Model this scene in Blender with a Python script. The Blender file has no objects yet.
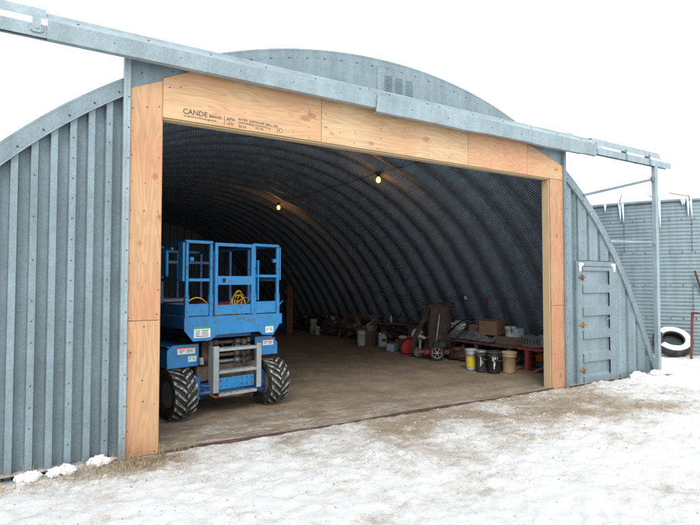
import bpy, bmesh, math, random
import numpy as np
from mathutils import Vector, Matrix
random.seed(7); rng = np.random.default_rng(7)
R = math.radians
sc = bpy.context.scene
COL = sc.collection

# ------------------------------------------------------------------ materials
def mat(name, col, rough=.6, metal=0., var=.15, scale=6., col2=None, mix=.5, mscale=3., bump=0., bscale=40., stretch=(1,1,1), emit=None, spec=.5):
    m = bpy.data.materials.new(name); m.use_nodes = True
    nt = m.node_tree; N = nt.nodes; L = nt.links
    b = N['Principled BSDF']
    b.inputs['Roughness'].default_value = rough; b.inputs['Metallic'].default_value = metal
    b.inputs['Specular IOR Level'].default_value = spec
    if emit:
        b.inputs['Base Color'].default_value = (*col, 1)
        b.inputs['Emission Color'].default_value = (*col, 1); b.inputs['Emission Strength'].default_value = emit
        return m
    tc = N.new('ShaderNodeTexCoord'); mp = N.new('ShaderNodeMapping'); mp.inputs['Scale'].default_value = stretch
    L.new(tc.outputs['Object'], mp.inputs['Vector'])
    n = N.new('ShaderNodeTexNoise'); n.inputs['Scale'].default_value = scale; n.inputs['Detail'].default_value = 6; n.inputs['Roughness'].default_value = .65
    L.new(mp.outputs[0], n.inputs['Vector'])
    r = N.new('ShaderNodeMapRange'); r.inputs['From Min'].default_value = .3; r.inputs['From Max'].default_value = .7
    r.inputs['To Min'].default_value = 1 - var; r.inputs['To Max'].default_value = 1 + var
    L.new(n.outputs['Fac'], r.inputs['Value'])
    mul = N.new('ShaderNodeVectorMath'); mul.operation = 'SCALE'
    L.new(r.outputs[0], mul.inputs['Scale'])
    if col2:
        n2 = N.new('ShaderNodeTexNoise'); n2.inputs['Scale'].default_value = mscale; n2.inputs['Detail'].default_value = 8; n2.inputs['Roughness'].default_value = .7
        L.new(mp.outputs[0], n2.inputs['Vector'])
        r2 = N.new('ShaderNodeMapRange'); r2.inputs['From Min'].default_value = mix - .06; r2.inputs['From Max'].default_value = mix + .06
        L.new(n2.outputs['Fac'], r2.inputs['Value'])
        mx = N.new('ShaderNodeMix'); mx.data_type = 'RGBA'
        mx.inputs[6].default_value = (*col, 1); mx.inputs[7].default_value = (*col2, 1)
        L.new(r2.outputs[0], mx.inputs[0]); L.new(mx.outputs[2], mul.inputs[0])
    else:
        mul.inputs[0].default_value = col
    L.new(mul.outputs[0], b.inputs['Base Color'])
    rr = N.new('ShaderNodeMapRange'); rr.inputs['To Min'].default_value = max(.05, rough - .15); rr.inputs['To Max'].default_value = min(1, rough + .15)
    L.new(n.outputs['Fac'], rr.inputs['Value']); L.new(rr.outputs[0], b.inputs['Roughness'])
    if bump:
        nb = N.new('ShaderNodeTexNoise'); nb.inputs['Scale'].default_value = bscale; nb.inputs['Detail'].default_value = 5
        L.new(mp.outputs[0], nb.inputs['Vector'])
        bp = N.new('ShaderNodeBump'); bp.inputs['Strength'].default_value = 1; bp.inputs['Distance'].default_value = bump
        L.new(nb.outputs['Fac'], bp.inputs['Height']); L.new(bp.outputs[0], b.inputs['Normal'])
    return m

def galv(name, col, metal=.35, rough=.5, crimp=None, spangle=.16, streak=.12):
    """galvanised sheet: spangle cells, vertical weather streaks, optional crimps along uv.y or object z"""
    m = bpy.data.materials.new(name); m.use_nodes = True
    nt = m.node_tree; N = nt.nodes; L = nt.links; b = N['Principled BSDF']
    b.inputs['Metallic'].default_value = metal; b.inputs['Roughness'].default_value = rough
    tc = N.new('ShaderNodeTexCoord')
    v = N.new('ShaderNodeTexVoronoi'); v.inputs['Scale'].default_value = 75; L.new(tc.outputs['Object'], v.inputs['Vector'])
    bw = N.new('ShaderNodeRGBToBW'); L.new(v.outputs['Color'], bw.inputs[0])
    mp = N.new('ShaderNodeMapping'); mp.inputs['Scale'].default_value = (9, 9, .7); L.new(tc.outputs['Object'], mp.inputs['Vector'])
    n = N.new('ShaderNodeTexNoise'); n.inputs['Scale'].default_value = 1; n.inputs['Detail'].default_value = 6; L.new(mp.outputs[0], n.inputs['Vector'])
    n3 = N.new('ShaderNodeTexNoise'); n3.inputs['Scale'].default_value = 2.3; n3.inputs['Detail'].default_value = 7; n3.inputs['Roughness'].default_value = .7
    L.new(tc.outputs['Object'], n3.inputs['Vector'])
    def rng_(o, a, c, f0=.3, f1=.7):
        r = N.new('ShaderNodeMapRange'); r.inputs['From Min'].default_value = f0; r.inputs['From Max'].default_value = f1
        r.inputs['To Min'].default_value = a; r.inputs['To Max'].default_value = c; L.new(o, r.inputs['Value']); return r.outputs[0]
    def mulv(a, c):
        x = N.new('ShaderNodeMath'); x.operation = 'MULTIPLY'; L.new(a, x.inputs[0]); L.new(c, x.inputs[1]); return x.outputs[0]
    f = mulv(mulv(rng_(bw.outputs[0], 1 - spangle, 1 + spangle, 0, 1), rng_(n.outputs['Fac'], 1 - streak, 1 + streak)), rng_(n3.outputs['Fac'], .80, 1.17))
    s = N.new('ShaderNodeVectorMath'); s.operation = 'SCALE'; s.inputs[0].default_value = col; L.new(f, s.inputs['Scale'])
    L.new(s.outputs[0], b.inputs['Base Color'])
    L.new(rng_(n3.outputs['Fac'], rough - .1, rough + .14), b.inputs['Roughness'])
    if crimp:
        kind, freq, dist = crimp
        if kind == 'uv':
            sx = N.new('ShaderNodeSeparateXYZ'); L.new(tc.outputs['UV'], sx.inputs[0]); o = sx.outputs['Y']
        else:
            sx = N.new('ShaderNodeSeparateXYZ'); L.new(tc.outputs['Object'], sx.inputs[0]); o = sx.outputs['Z']
        m1 = N.new('ShaderNodeMath'); m1.operation = 'MULTIPLY'; m1.inputs[1].default_value = freq * 2 * math.pi; L.new(o, m1.inputs[0])
        m2 = N.new('ShaderNodeMath'); m2.operation = 'SINE'; L.new(m1.outputs[0], m2.inputs[0])
        if kind == 'uv':     # the crimps fade out on the narrow flats of each panel
            m4 = N.new('ShaderNodeMath'); m4.operation = 'MULTIPLY'; L.new(m2.outputs[0], m4.inputs[0]); L.new(sx.outputs['X'], m4.inputs[1]); hgt = m4.outputs[0]
        else: hgt = m2.outputs[0]
        bp = N.new('ShaderNodeBump'); bp.inputs['Strength'].default_value = 1; bp.inputs['Distance'].default_value = dist
        L.new(hgt, bp.inputs['Height']); L.new(bp.outputs[0], b.inputs['Normal'])
    else:
        bp = N.new('ShaderNodeBump'); bp.inputs['Distance'].default_value = .012; bp.inputs['Strength'].default_value = .7
        L.new(n3.outputs['Fac'], bp.inputs['Height']); L.new(bp.outputs[0], b.inputs['Normal'])
    return m

def plywood(name, vertical, base=(.66, .40, .22), seed=0.):
    m = bpy.data.materials.new(name); m.use_nodes = True
    nt = m.node_tree; N = nt.nodes; L = nt.links; b = N['Principled BSDF']; b.inputs['Roughness'].default_value = .65
    tc = N.new('ShaderNodeTexCoord')
    off = N.new('ShaderNodeVectorMath'); off.operation = 'ADD'; off.inputs[1].default_value = (seed, seed * .7, seed * .3); L.new(tc.outputs['Object'], off.inputs[0])
    mp = N.new('ShaderNodeMapping'); mp.inputs['Scale'].default_value = (7, 1, .8) if vertical else (.8, 1, 7)
    L.new(off.outputs[0], mp.inputs['Vector'])
    n = N.new('ShaderNodeTexNoise'); n.inputs['Scale'].default_value = 1.0; n.inputs['Detail'].default_value = 2; n.inputs['Distortion'].default_value = .6
    L.new(mp.outputs[0], n.inputs['Vector'])
    w = N.new('ShaderNodeMath'); w.operation = 'MULTIPLY'; w.inputs[1].default_value = 60; L.new(n.outputs['Fac'], w.inputs[0])
    s = N.new('ShaderNodeMath'); s.operation = 'SINE'; L.new(w.outputs[0], s.inputs[0])
    r = N.new('ShaderNodeMapRange'); r.inputs['From Min'].default_value = -1; r.inputs['To Min'].default_value = .88; r.inputs['To Max'].default_value = 1.06; L.new(s.outputs[0], r.inputs['Value'])
    # broad pinkish / yellowish patches
    n2 = N.new('ShaderNodeTexNoise'); n2.inputs['Scale'].default_value = 1.1; n2.inputs['Detail'].default_value = 3; L.new(off.outputs[0], n2.inputs['Vector'])
    mx = N.new('ShaderNodeMix'); mx.data_type = 'RGBA'
    mx.inputs[6].default_value = (base[0] * 1.04, base[1] * 1.13, base[2] * 1.12, 1); mx.inputs[7].default_value = (base[0], base[1] * .88, base[2] * .86, 1)
    r0 = N.new('ShaderNodeMapRange'); r0.inputs['From Min'].default_value = .35; r0.inputs['From Max'].default_value = .65; L.new(n2.outputs['Fac'], r0.inputs['Value'])
    L.new(r0.outputs[0], mx.inputs[0])
    # fine fibre
    mp3 = N.new('ShaderNodeMapping'); mp3.inputs['Scale'].default_value = (220, 1, 6) if vertical else (6, 1, 220); L.new(off.outputs[0], mp3.inputs['Vector'])
    n3 = N.new('ShaderNodeTexNoise'); n3.inputs['Scale'].default_value = 1; n3.inputs['Detail'].default_value = 3; L.new(mp3.outputs[0], n3.inputs['Vector'])
    r3 = N.new('ShaderNodeMapRange'); r3.inputs['From Min'].default_value = .3; r3.inputs['From Max'].default_value = .7; r3.inputs['To Min'].default_value = .94; r3.inputs['To Max'].default_value = 1.05; L.new(n3.outputs['Fac'], r3.inputs['Value'])
    mm = N.new('ShaderNodeMath'); mm.operation = 'MULTIPLY'; L.new(r.outputs[0], mm.inputs[0]); L.new(r3.outputs[0], mm.inputs[1])
    sc_ = N.new('ShaderNodeVectorMath'); sc_.operation = 'SCALE'; L.new(mx.outputs[2], sc_.inputs[0]); L.new(mm.outputs[0], sc_.inputs['Scale'])
    # knots: distorted voronoi cells, only some of them kept
    mpk = N.new('ShaderNodeMapping'); mpk.inputs['Scale'].default_value = (4.6, .05, 3.4) if vertical else (2.6, .05, 4.6); L.new(off.outputs[0], mpk.inputs['Vector'])
    vo = N.new('ShaderNodeTexVoronoi'); vo.inputs['Scale'].default_value = 1; L.new(mpk.outputs[0], vo.inputs['Vector'])
    sep = N.new('ShaderNodeSeparateColor'); L.new(vo.outputs['Color'], sep.inputs[0])
    keep = N.new('ShaderNodeMath'); keep.operation = 'LESS_THAN'; keep.inputs[1].default_value = .78; L.new(sep.outputs[0], keep.inputs[0])
    kr = N.new('ShaderNodeMapRange'); kr.inputs['From Min'].default_value = .20; kr.inputs['From Max'].default_value = .10; L.new(vo.outputs['Distance'], kr.inputs['Value'])
    ring = N.new('ShaderNodeMath'); ring.operation = 'MULTIPLY'; ring.inputs[1].default_value = 70; L.new(vo.outputs['Distance'], ring.inputs[0])
    rs = N.new('ShaderNodeMath'); rs.operation = 'SINE'; L.new(ring.outputs[0], rs.inputs[0])
    rm = N.new('ShaderNodeMapRange'); rm.inputs['From Min'].default_value = -1; rm.inputs['To Min'].default_value = .45; rm.inputs['To Max'].default_value = .95; L.new(rs.outputs[0], rm.inputs['Value'])
    km = N.new('ShaderNodeMath'); km.operation = 'MULTIPLY'; L.new(kr.outputs[0], km.inputs[0]); L.new(keep.outputs[0], km.inputs[1])
    km2 = N.new('ShaderNodeMath'); km2.operation = 'MULTIPLY'; L.new(km.outputs[0], km2.inputs[0]); L.new(rm.outputs[0], km2.inputs[1])
    mk = N.new('ShaderNodeMix'); mk.data_type = 'RGBA'; mk.inputs[7].default_value = (base[0] * .62, base[1] * .45, base[2] * .38, 1)
    L.new(km2.outputs[0], mk.inputs[0]); L.new(sc_.outputs[0], mk.inputs[6]); L.new(mk.outputs[2], b.inputs['Base Color'])
    return m

STEEL = galv('galvanised_steel', (.188, .244, .268), metal=.2, rough=.5, spangle=.15, streak=.13)
STEEL_L = galv('galvanised_steel_light', (.265, .33, .355), metal=.2, rough=.45, streak=.10, spangle=.13)
STEEL_D = galv('galvanised_steel_dull', (.155, .20, .22), metal=.2, rough=.55, spangle=.08)
SHELL = galv('arch_sheet', (.23, .29, .36), metal=.3, rough=.42, spangle=.05, crimp=('uv', 1 / .046, .011))
SILO = galv('silo_sheet', (.175, .23, .25), metal=.2, rough=.5, spangle=.05)
BOLT = mat('bolt', (.07, .075, .08), .5, .5)
RUST = mat('rust', (.14, .065, .04), .85, 0, .35, 20, col2=(.28, .12, .05), bump=.002)
RUSTD = mat('dark_rust', (.10, .045, .035), .85, 0, .4, 14, col2=(.05, .035, .03), bump=.002)
GREASE = mat('greasy_steel', (.16, .12, .085), .55, .3, .45, 18, col2=(.07, .055, .045), mscale=9, bump=.002)
WHITEP = mat('white_paint', (.78, .78, .76), .5, 0, .1, 8)
PLASW = mat('white_plastic', (.38, .39, .37), .45, 0, .15, 7, col2=(.35, .34, .3), mix=.62, mscale=9)
BLUE = mat('blue_paint', (.005, .165, .39), .38, 0, .2, 5, col2=(.05, .09, .13), mix=.60, mscale=14, bump=.0006)
BLUED = mat('shaded_blue_paint', (.012, .085, .24), .45, 0, .25, 5, col2=(.07, .07, .08), mix=.6, mscale=7)  # lift blue with shade put into the colour for side and rear parts
RUBBER = mat('rubber', (.022, .021, .02), .75, 0, .4, 9, col2=(.06, .055, .045), mix=.57, mscale=7)
LUG = mat('scuffed_lug', (.32, .32, .31), .85, 0, .35, 14, col2=(.045, .042, .04), mix=.51, mscale=18)
GREY = mat('grey_metal', (.25, .26, .27), .5, .5, .25, 12)
LADDER = galv('ladder_steel', (.30, .33, .33), metal=.3, rough=.5)
BLACK = mat('black_plastic', (.018, .018, .02), .5, 0, .3, 9)
BLACKD = mat('dusty_black', (.035, .033, .032), .65, 0, .4, 9, col2=(.08, .07, .06), mix=.6)
YELLOW = mat('yellow_cord', (.75, .42, .02), .5, 0, .1)
YLAB = mat('yellow_label', (.55, .44, .02), .5, 0, .1)
RED = mat('red_plastic', (.45, .015, .02), .42, 0, .15, 8)
REDP = mat('dull_red_paint', (.20, .03, .028), .6, 0, .3, 9, col2=(.12, .04, .03), mix=.56)
TAN = mat('tan_plastic', (.38, .27, .155), .5, 0, .12, 8)
ORANGE = mat('orange_plastic', (.7, .2, .015), .5, 0, .1)
GREEN = mat('green_print', (.02, .28, .12), .6)
REDL = mat('red_print', (.6, .03, .03), .6)
INK = mat('ink', (.03, .03, .035), .8)
INKF = mat('faded_ink', (.09, .06, .05), .9)
PAPER = mat('label_paper', (.72, .73, .70), .6, 0, .05)
CARD = mat('cardboard', (.15, .09, .055), .85, 0, .15, 5)
WOOD = mat('old_wood', (.09, .065, .045), .85, 0, .35, 5, stretch=(1, 6, 6), bump=.002)
PLANKW = mat('red_brown_wood', (.20, .085, .05), .8, 0, .3, 5)
LUMBER = mat('lumber', (.50, .37, .21), .75, 0, .12, 4, stretch=(9, 9, .6), bump=.001, bscale=20)
LUMBERH = mat('lumber_along', (.50, .38, .22), .75, 0, .12, 4, stretch=(.6, 9, 9), bump=.001, bscale=20)
SACK = mat('brown_cover', (.075, .055, .05), .9, 0, .35, 5, bump=.01, bscale=7)
BLANKET = mat('dark_cloth', (.06, .06, .075), .95, 0, .35, 9, col2=(.11, .10, .10), bump=.02, bscale=10)
SNOW = mat('snow', (.88, .88, .88), .8, 0, .03, 8, col2=(.62, .55, .46), mix=.66, mscale=9, bump=.014, bscale=22)
ICE = mat('ice', (.70, .80, .86), .12, 0, .05)
STRAW = mat('straw', (.33, .25, .145), .85, 0, .25, 30)
GRASSM = mat('dry_grass', (.42, .32, .19), .85, 0, .25, 30)
BLUEPL = mat('pale_blue_plastic', (.26, .33, .40), .4, 0, .08)
PLYV = [plywood('plywood_upright', True, seed=s, base=(.47, .265, .14)) for s in (1.3, 7.7)]
PLYV2 = plywood('plywood_upright_pink', True, base=(.44, .24, .13), seed=3.1)
PLYH = [plywood('plywood_lengthwise', False, seed=2.4, base=(.53, .315, .17)), plywood('plywood_lengthwise_yellow', False, base=(.53, .345, .195), seed=5.2), plywood('plywood_lengthwise_rose', False, seed=9.9, base=(.52, .305, .17))]
BULB = mat('lit_bulb', (1.0, .50, .12), emit=3.4)

# ------------------------------------------------------------------ helpers
class MB:
    def __init__(s): s.bm = bmesh.new(); s.mi = 0
    def _n(s, fs):
        for f in fs: f.material_index = s.mi
        return fs
    def box(s, c, d, rot=None, bev=0.):
        bm = s.bm; hx, hy, hz = [v / 2 for v in d]
        vs = []
        for x in (-hx, hx):
            for y in (-hy, hy):
                for z in (-hz, hz):
                    v = Vector((x, y, z))
                    if rot is not None: v = rot @ v
                    vs.append(bm.verts.new(v + Vector(c)))
        fs = [bm.faces.new([vs[i] for i in q]) for q in ((0, 1, 3, 2), (4, 6, 7, 5), (0, 4, 5, 1), (2, 3, 7, 6), (0, 2, 6, 4), (1, 5, 7, 3))]
        s._n(fs)
        if bev:
            es = {e for f in fs for e in f.edges}
            r = bmesh.ops.bevel(bm, geom=list(es), offset=bev, segments=1, affect='EDGES', clamp_overlap=True)
            s._n(r['faces'])
        return s
    def b2(s, x0, x1, y0, y1, z0, z1, bev=0.): return s.box(((x0 + x1) / 2, (y0 + y1) / 2, (z0 + z1) / 2), (x1 - x0, y1 - y0, z1 - z0), bev=bev)
    def tube(s, pts, r, n=8, cap=True, closed=False):
        bm = s.bm; pts = [Vector(p) for p in pts]; k = len(pts); rings = []
        rr = r if isinstance(r, (list, tuple)) else [r] * k
        for i, p in enumerate(pts):
            if closed: t = pts[(i + 1) % k] - pts[i - 1]
            else: t = pts[min(i + 1, k - 1)] - pts[max(i - 1, 0)]
            t.normalize(); up = Vector((0, 0, 1)) if abs(t.z) < .9 else Vector((1, 0, 0))
            a = t.cross(up).normalized(); b = t.cross(a).normalized()
            rings.append([bm.verts.new(p + (a * math.cos(2 * math.pi * j / n) + b * math.sin(2 * math.pi * j / n)) * rr[i]) for j in range(n)])
        fs = []
        for i in range(k if closed else k - 1):
            A, B = rings[i], rings[(i + 1) % k]
            for j in range(n): f = bm.faces.new((A[j], A[(j + 1) % n], B[(j + 1) % n], B[j])); f.smooth = n > 5; fs.append(f)
        if cap and not closed: fs.append(bm.faces.new(rings[0][::-1])); fs.append(bm.faces.new(rings[-1]))
        s._n(fs); return s
    def bar(s, a, b, w, h=None):          # square tube between two points
        a, b = Vector(a), Vector(b); h = h or w
        d = b - a; q = d.to_track_quat('X', 'Z').to_matrix()
        return s.box((a + b) / 2, (d.length, w, h), q)
    def lathe(s, prof, c=(0, 0, 0), n=24, axis='z', M=None, smooth=True, cap=True):
        bm = s.bm; rings = []
        for (r, z) in prof:
            ring = []
            for j in range(n):
                a = 2 * math.pi * j / n; x, y = r * math.cos(a), r * math.sin(a)
                v = Vector((x, y, z)) if axis == 'z' else (Vector((z, x, y)) if axis == 'x' else Vector((x, z, y)))
                if M is not None: v = M @ v
                ring.append(bm.verts.new(v + Vector(c)))
            rings.append(ring)
        fs = []
        for A, B in zip(rings, rings[1:]):
            for j in range(n): f = bm.faces.new((A[j], A[(j + 1) % n], B[(j + 1) % n], B[j])); f.smooth = smooth; fs.append(f)
        for rg, pr in ((rings[0], prof[0]), (rings[-1], prof[-1])):
            if pr[0] > 1e-4 and cap:
                fs.append(bm.faces.new(rg))
        s._n(fs); return s
    def prism(s, poly, a0, a1, axis='y', bev=0.):   # polygon in the two other axes, extruded along axis
        bm = s.bm
        def P(u, v, a): return (u, a, v) if axis == 'y' else ((a, u, v) if axis == 'x' else (u, v, a))
        A = [bm.verts.new(P(u, v, a0)) for u, v in poly]; B = [bm.verts.new(P(u, v, a1)) for u, v in poly]
        fs = [bm.faces.new(A), bm.faces.new(B[::-1])]; n = len(poly)
        for i in range(n): fs.append(bm.faces.new((A[i], B[i], B[(i + 1) % n], A[(i + 1) % n])))
        s._n(fs)
        if bev:
            es = {e for f in fs for e in f.edges}
            s._n(bmesh.ops.bevel(bm, geom=list(es), offset=bev, segments=1, affect='EDGES', clamp_overlap=True)['faces'])
        return s
    def strip(s, prof_a, prof_b, smooth=False):      # quad strip between two point lists
        bm = s.bm; A = [bm.verts.new(p) for p in prof_a]; B = [bm.verts.new(p) for p in prof_b]; fs = []
        for i in range(len(A) - 1): f = bm.faces.new((A[i], A[i + 1], B[i + 1], B[i])); f.smooth = smooth; fs.append(f)
        s._n(fs); return s
    def disc(s, c, r, nrm=(0, -1, 0), h=.006, n=8):  # bolt or nail head
        nv = Vector(nrm).normalized(); return s.tube([Vector(c), Vector(c) + nv * h * .6, Vector(c) + nv * h], [r, r, r * .55], n)
    def build(s, name, mats, parent=None, loc=None, rotz=0., smooth=None, recalc=True):
        if recalc: bmesh.ops.recalc_face_normals(s.bm, faces=s.bm.faces)
        me = bpy.data.meshes.new(name); s.bm.to_mesh(me); s.bm.free()
        for m in (mats if isinstance(mats, (list, tuple)) else [mats]): me.materials.append(m)
        if smooth:
            for p in me.polygons: p.use_smooth = True
        o = bpy.data.objects.new(name, me); COL.objects.link(o)
        if parent is not None: o.parent = parent
        if loc is not None: o.location = loc
        if rotz: o.rotation_euler.z = rotz
        return o

def tag(o, label=None, cat=None, group=None, kind=None):
    if label: o['label'] = label
    if cat: o['category'] = cat
    if group: o['group'] = group
    if kind: o['kind'] = kind
    return o
def thing(name, label, cat, loc=(0, 0, 0), rotz=0., group=None):
    o = bpy.data.objects.new(name, None); COL.objects.link(o); o.location = loc; o.rotation_euler.z = rotz
    o.empty_display_size = .2
    return tag(o, label, cat, group)
def kids(o): return [c for c in bpy.data.objects if c.parent == o]
def dup(o, loc=None, rotz=None, label=None, parent=None):
    c = o.copy(); COL.objects.link(c)
    if parent is not None: c.parent = parent
    if loc is not None: c.location = loc
    if rotz is not None: c.rotation_euler.z = rotz
    if label: c['label'] = label
    for k in kids(o): dup(k, parent=c)
    return c
def text(name, body, size, M, matl, parent, depth=.0006):
    cu = bpy.data.curves.new(name, 'FONT'); cu.body = body; cu.size = size; cu.extrude = depth / 2; cu.resolution_u = 2; cu.offset = size * .02
    t = bpy.data.objects.new('tmp_text', cu); COL.objects.link(t); bpy.context.view_layer.update()
    me = bpy.data.meshes.new_from_object(t.evaluated_get(bpy.context.evaluated_depsgraph_get()))
    bpy.data.objects.remove(t); me.materials.clear(); me.materials.append(matl)
    o = bpy.data.objects.new(name, me); COL.objects.link(o); o.matrix_world = M
    if parent is not None: o.parent = parent
    return o

# value noise for terrain
def vnoise(x, y, seed):
    g = np.random.default_rng(seed).random((256, 256))
    xi = np.floor(x).astype(int); yi = np.floor(y).astype(int); fx = x - xi; fy = y - yi
    fx = fx * fx * (3 - 2 * fx); fy = fy * fy * (3 - 2 * fy)
    a = g[xi % 256, yi % 256]; b = g[(xi + 1) % 256, yi % 256]; c = g[xi % 256, (yi + 1) % 256]; d = g[(xi + 1) % 256, (yi + 1) % 256]
    return (a * (1 - fx) + b * fx) * (1 - fy) + (c * (1 - fx) + d * fx) * fy
def fbm(x, y, f, octv, seed, gain=.5):
    s = 0; a = 1; t = 0
    for i in range(octv): s = s + a * vnoise(x * f + 31.7 * i, y * f + 11.3 * i, seed + i); t += a; a *= gain; f *= 2.03
    return s / t
def grid_mesh(name, X, Y, Z, matl):
    ny, nx = X.shape
    co = np.stack([X, Y, Z], -1).reshape(-1, 3)
    idx = np.arange(nx * ny).reshape(ny, nx)
    q = np.stack([idx[:-1, :-1], idx[:-1, 1:], idx[1:, 1:], idx[1:, :-1]], -1).reshape(-1, 4)
    me = bpy.data.meshes.new(name); me.vertices.add(len(co)); me.vertices.foreach_set('co', co.ravel())
    me.loops.add(q.size); me.loops.foreach_set('vertex_index', q.ravel()); me.polygons.add(len(q))
    me.polygons.foreach_set('loop_start', np.arange(0, q.size, 4)); me.polygons.foreach_set('loop_total', np.full(len(q), 4))
    me.polygons.foreach_set('use_smooth', np.ones(len(q), bool)); me.update(); me.validate()
    me.materials.append(matl); o = bpy.data.objects.new(name, me); COL.objects.link(o); return o

# ------------------------------------------------------------------ camera
cam = bpy.data.cameras.new('camera'); co = bpy.data.objects.new('camera', cam); COL.objects.link(co); sc.camera = co
F = Vector((0.53089187, 0.8467129, 0.03508689)); Rt = Vector((0.84721164, -0.53125418, 0.00119686)); U = Vector((-0.01965346, -0.02909062, 0.99938355))
co.matrix_world = Matrix(((Rt.x, U.x, -F.x, -1.254), (Rt.y, U.y, -F.y, -5.577), (Rt.z, U.z, -F.z, 1.7), (0, 0, 0, 1)))
cam.sensor_width = 36; cam.lens = 537.334 / 700 * 36; cam.clip_end = 3000; cam.clip_start = .05

# ------------------------------------------------------------------ sky and light
w = bpy.data.worlds.new('World'); sc.world = w; w.use_nodes = True
nt = w.node_tree; N = nt.nodes; L = nt.links; bg = N['Background']
sky = N.new('ShaderNodeTexSky'); sky.sky_type = 'NISHITA'; sky.sun_disc = False
SUN_EL, SUN_AZ = R(42), R(215)
sky.sun_elevation = SUN_EL; sky.sun_rotation = SUN_AZ; sky.dust_density = 4; sky.air_density = 1
hs = N.new('ShaderNodeHueSaturation'); hs.inputs['Saturation'].default_value = .12; L.new(sky.outputs[0], hs.inputs['Color'])
mx = N.new('ShaderNodeMix'); mx.data_type = 'RGBA'; mx.inputs[0].default_value = .75; mx.inputs[7].default_value = (8.9, 9.5, 10.0, 1)   # even cloud cover
L.new(hs.outputs[0], mx.inputs[6]); L.new(mx.outputs[2], bg.inputs['Color']); bg.inputs['Strength'].default_value = .15
sl = bpy.data.lights.new('sun', 'SUN'); sl.energy = 1.1; sl.angle = R(25); sl.color = (1, .97, .93)
so = bpy.data.objects.new('sun', sl); COL.objects.link(so)
d = Vector((math.sin(SUN_AZ) * math.cos(SUN_EL), math.cos(SUN_AZ) * math.cos(SUN_EL), math.sin(SUN_EL)))
so.rotation_euler = d.to_track_quat('Z', 'Y').to_euler(); so.location = d * 30
sc.view_settings.view_transform = 'Standard'; sc.view_settings.look = 'None'; sc.view_settings.gamma = 1; sc.view_settings.exposure = .42
sc.render.engine = 'CYCLES'; sc.cycles.use_denoising = True; sc.cycles.max_bounces = 7; sc.cycles.diffuse_bounces = 5
sc.cycles.sample_clamp_indirect = 6

# ------------------------------------------------------------------ hut geometry
CX, HW, HT, LEN = 2.95, 6.11, 4.56, 18.48
_c = np.array([.073, -.248, .844, 4.575])
def arch(t, off=0.):                # t: angle from vertical; off inwards along the normal
    t = np.asarray(t, float)
    def P(t): r = np.polyval(_c, t ** 2); return np.stack([r * np.sin(t), r * np.cos(t)], -1)
    p = P(t); dd = P(t + 1e-3) - P(t - 1e-3); dd /= np.linalg.norm(dd, axis=-1, keepdims=True)
    n = np.stack([dd[..., 1], -dd[..., 0]], -1)      # points inwards
    if isinstance(off, np.ndarray): off = off[..., None]
    q = p + n * off; q[..., 0] += CX; return q
TB = 1.615
_ts = np.linspace(-TB, TB, 400); 
def top_z(x, off=.1):
    q = arch(_ts, off); return float(np.interp(x, q[:, 0], q[:, 1]))

hut = thing('quonset_hut', 'grey galvanised arch shed with wide open doorway framed in plywood', 'shed')

# arch shell: deep rounded corrugations, uv = (crimp strength, arc length)
nt_, npd = 180, 20; per = .66; nper = int(LEN / per); ny_ = nper * npd + 1
tt = np.linspace(-TB, TB, nt_); yy = np.linspace(.03, .03 + nper * per, ny_)
ph = (yy - .03) / per * 2 * np.pi
prof = np.clip(.38 - .82 * np.cos(ph), 0, 1.0); prof = np.sqrt(prof) * .45 + .55 * prof * prof * (3 - 2 * prof) + .16 * np.clip(-np.cos(ph), 0, 1) ** 2; prof /= prof.max()
OFF = .02 + .19 * prof
T2, O2 = np.meshgrid(tt, OFF); Q = arch(T2, O2)
shell = grid_mesh('arch_shell', Q[..., 0], np.repeat(yy[:, None], nt_, 1), Q[..., 1], SHELL)
base = arch(tt, 0.); arc = np.r_[0, np.cumsum(np.linalg.norm(np.diff(base, axis=0), axis=1))]
uvl = shell.data.uv_layers.new(name='UVMap'); li = np.zeros(len(shell.data.loops), int); shell.data.loops.foreach_get('vertex_index', li)
uu = np.stack([np.clip(.25 + .75 * np.abs(np.sin(ph / 2)), 0, 1)[li // nt_], arc[li % nt_]], -1); uvl.data.foreach_set('uv', uu.ravel())
shell.parent = hut
# bolted laps on the inside of the shell
b = MB()
# front arch flange
def band(name, y0, y1, o0, o1, t0, t1, matl, n=90):
    b = MB(); ts = np.linspace(t0, t1, n); A = arch(ts, o0); B = arch(ts, o1)
    a0 = [(p[0], y0, p[1]) for p in A]; b0 = [(p[0], y0, p[1]) for p in B]; a1 = [(p[0], y1, p[1]) for p in A]; b1 = [(p[0], y1, p[1]) for p in B]
    b.strip(a0, b0); b.strip(b0, b1); b.strip(b1, a1); b.strip(a1, a0)
    bmesh.ops.remove_doubles(b.bm, verts=b.bm.verts, dist=1e-5)
    b.mi = 1
    for t in np.linspace(t0 + .03, t1 - .03, int((t1 - t0) / .052)):
        p = arch(t, o1 * .68); b.disc((p[0], y0, p[1]), .011)
    return b.build(name, [matl, BOLT], hut)
tl = -math.atan2(CX + .31 - 0, 3.55)
band('arch_trim',   .032, .07, -.005, .152, -TB, TB, STEEL)
# thin bright return lip below the trim
for ta, tb_ in ((-TB, -.745), (.745, TB)):
    b = MB(); ts = np.linspace(ta, tb_, 60); A = arch(ts, .146); B = arch(ts, .154)
    b.strip([(p[0], .012, p[1]) for p in A], [(p[0], .012, p[1]) for p in B], True); b.strip([(p[0], .012, p[1]) for p in B], [(p[0], .05, p[1]) for p in B], True)
    b.strip([(p[0], .012, p[1]) for p in A], [(p[0], .032, p[1]) for p in A], True)
    b.build('trim_lip', STEEL_L, hut)

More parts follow.
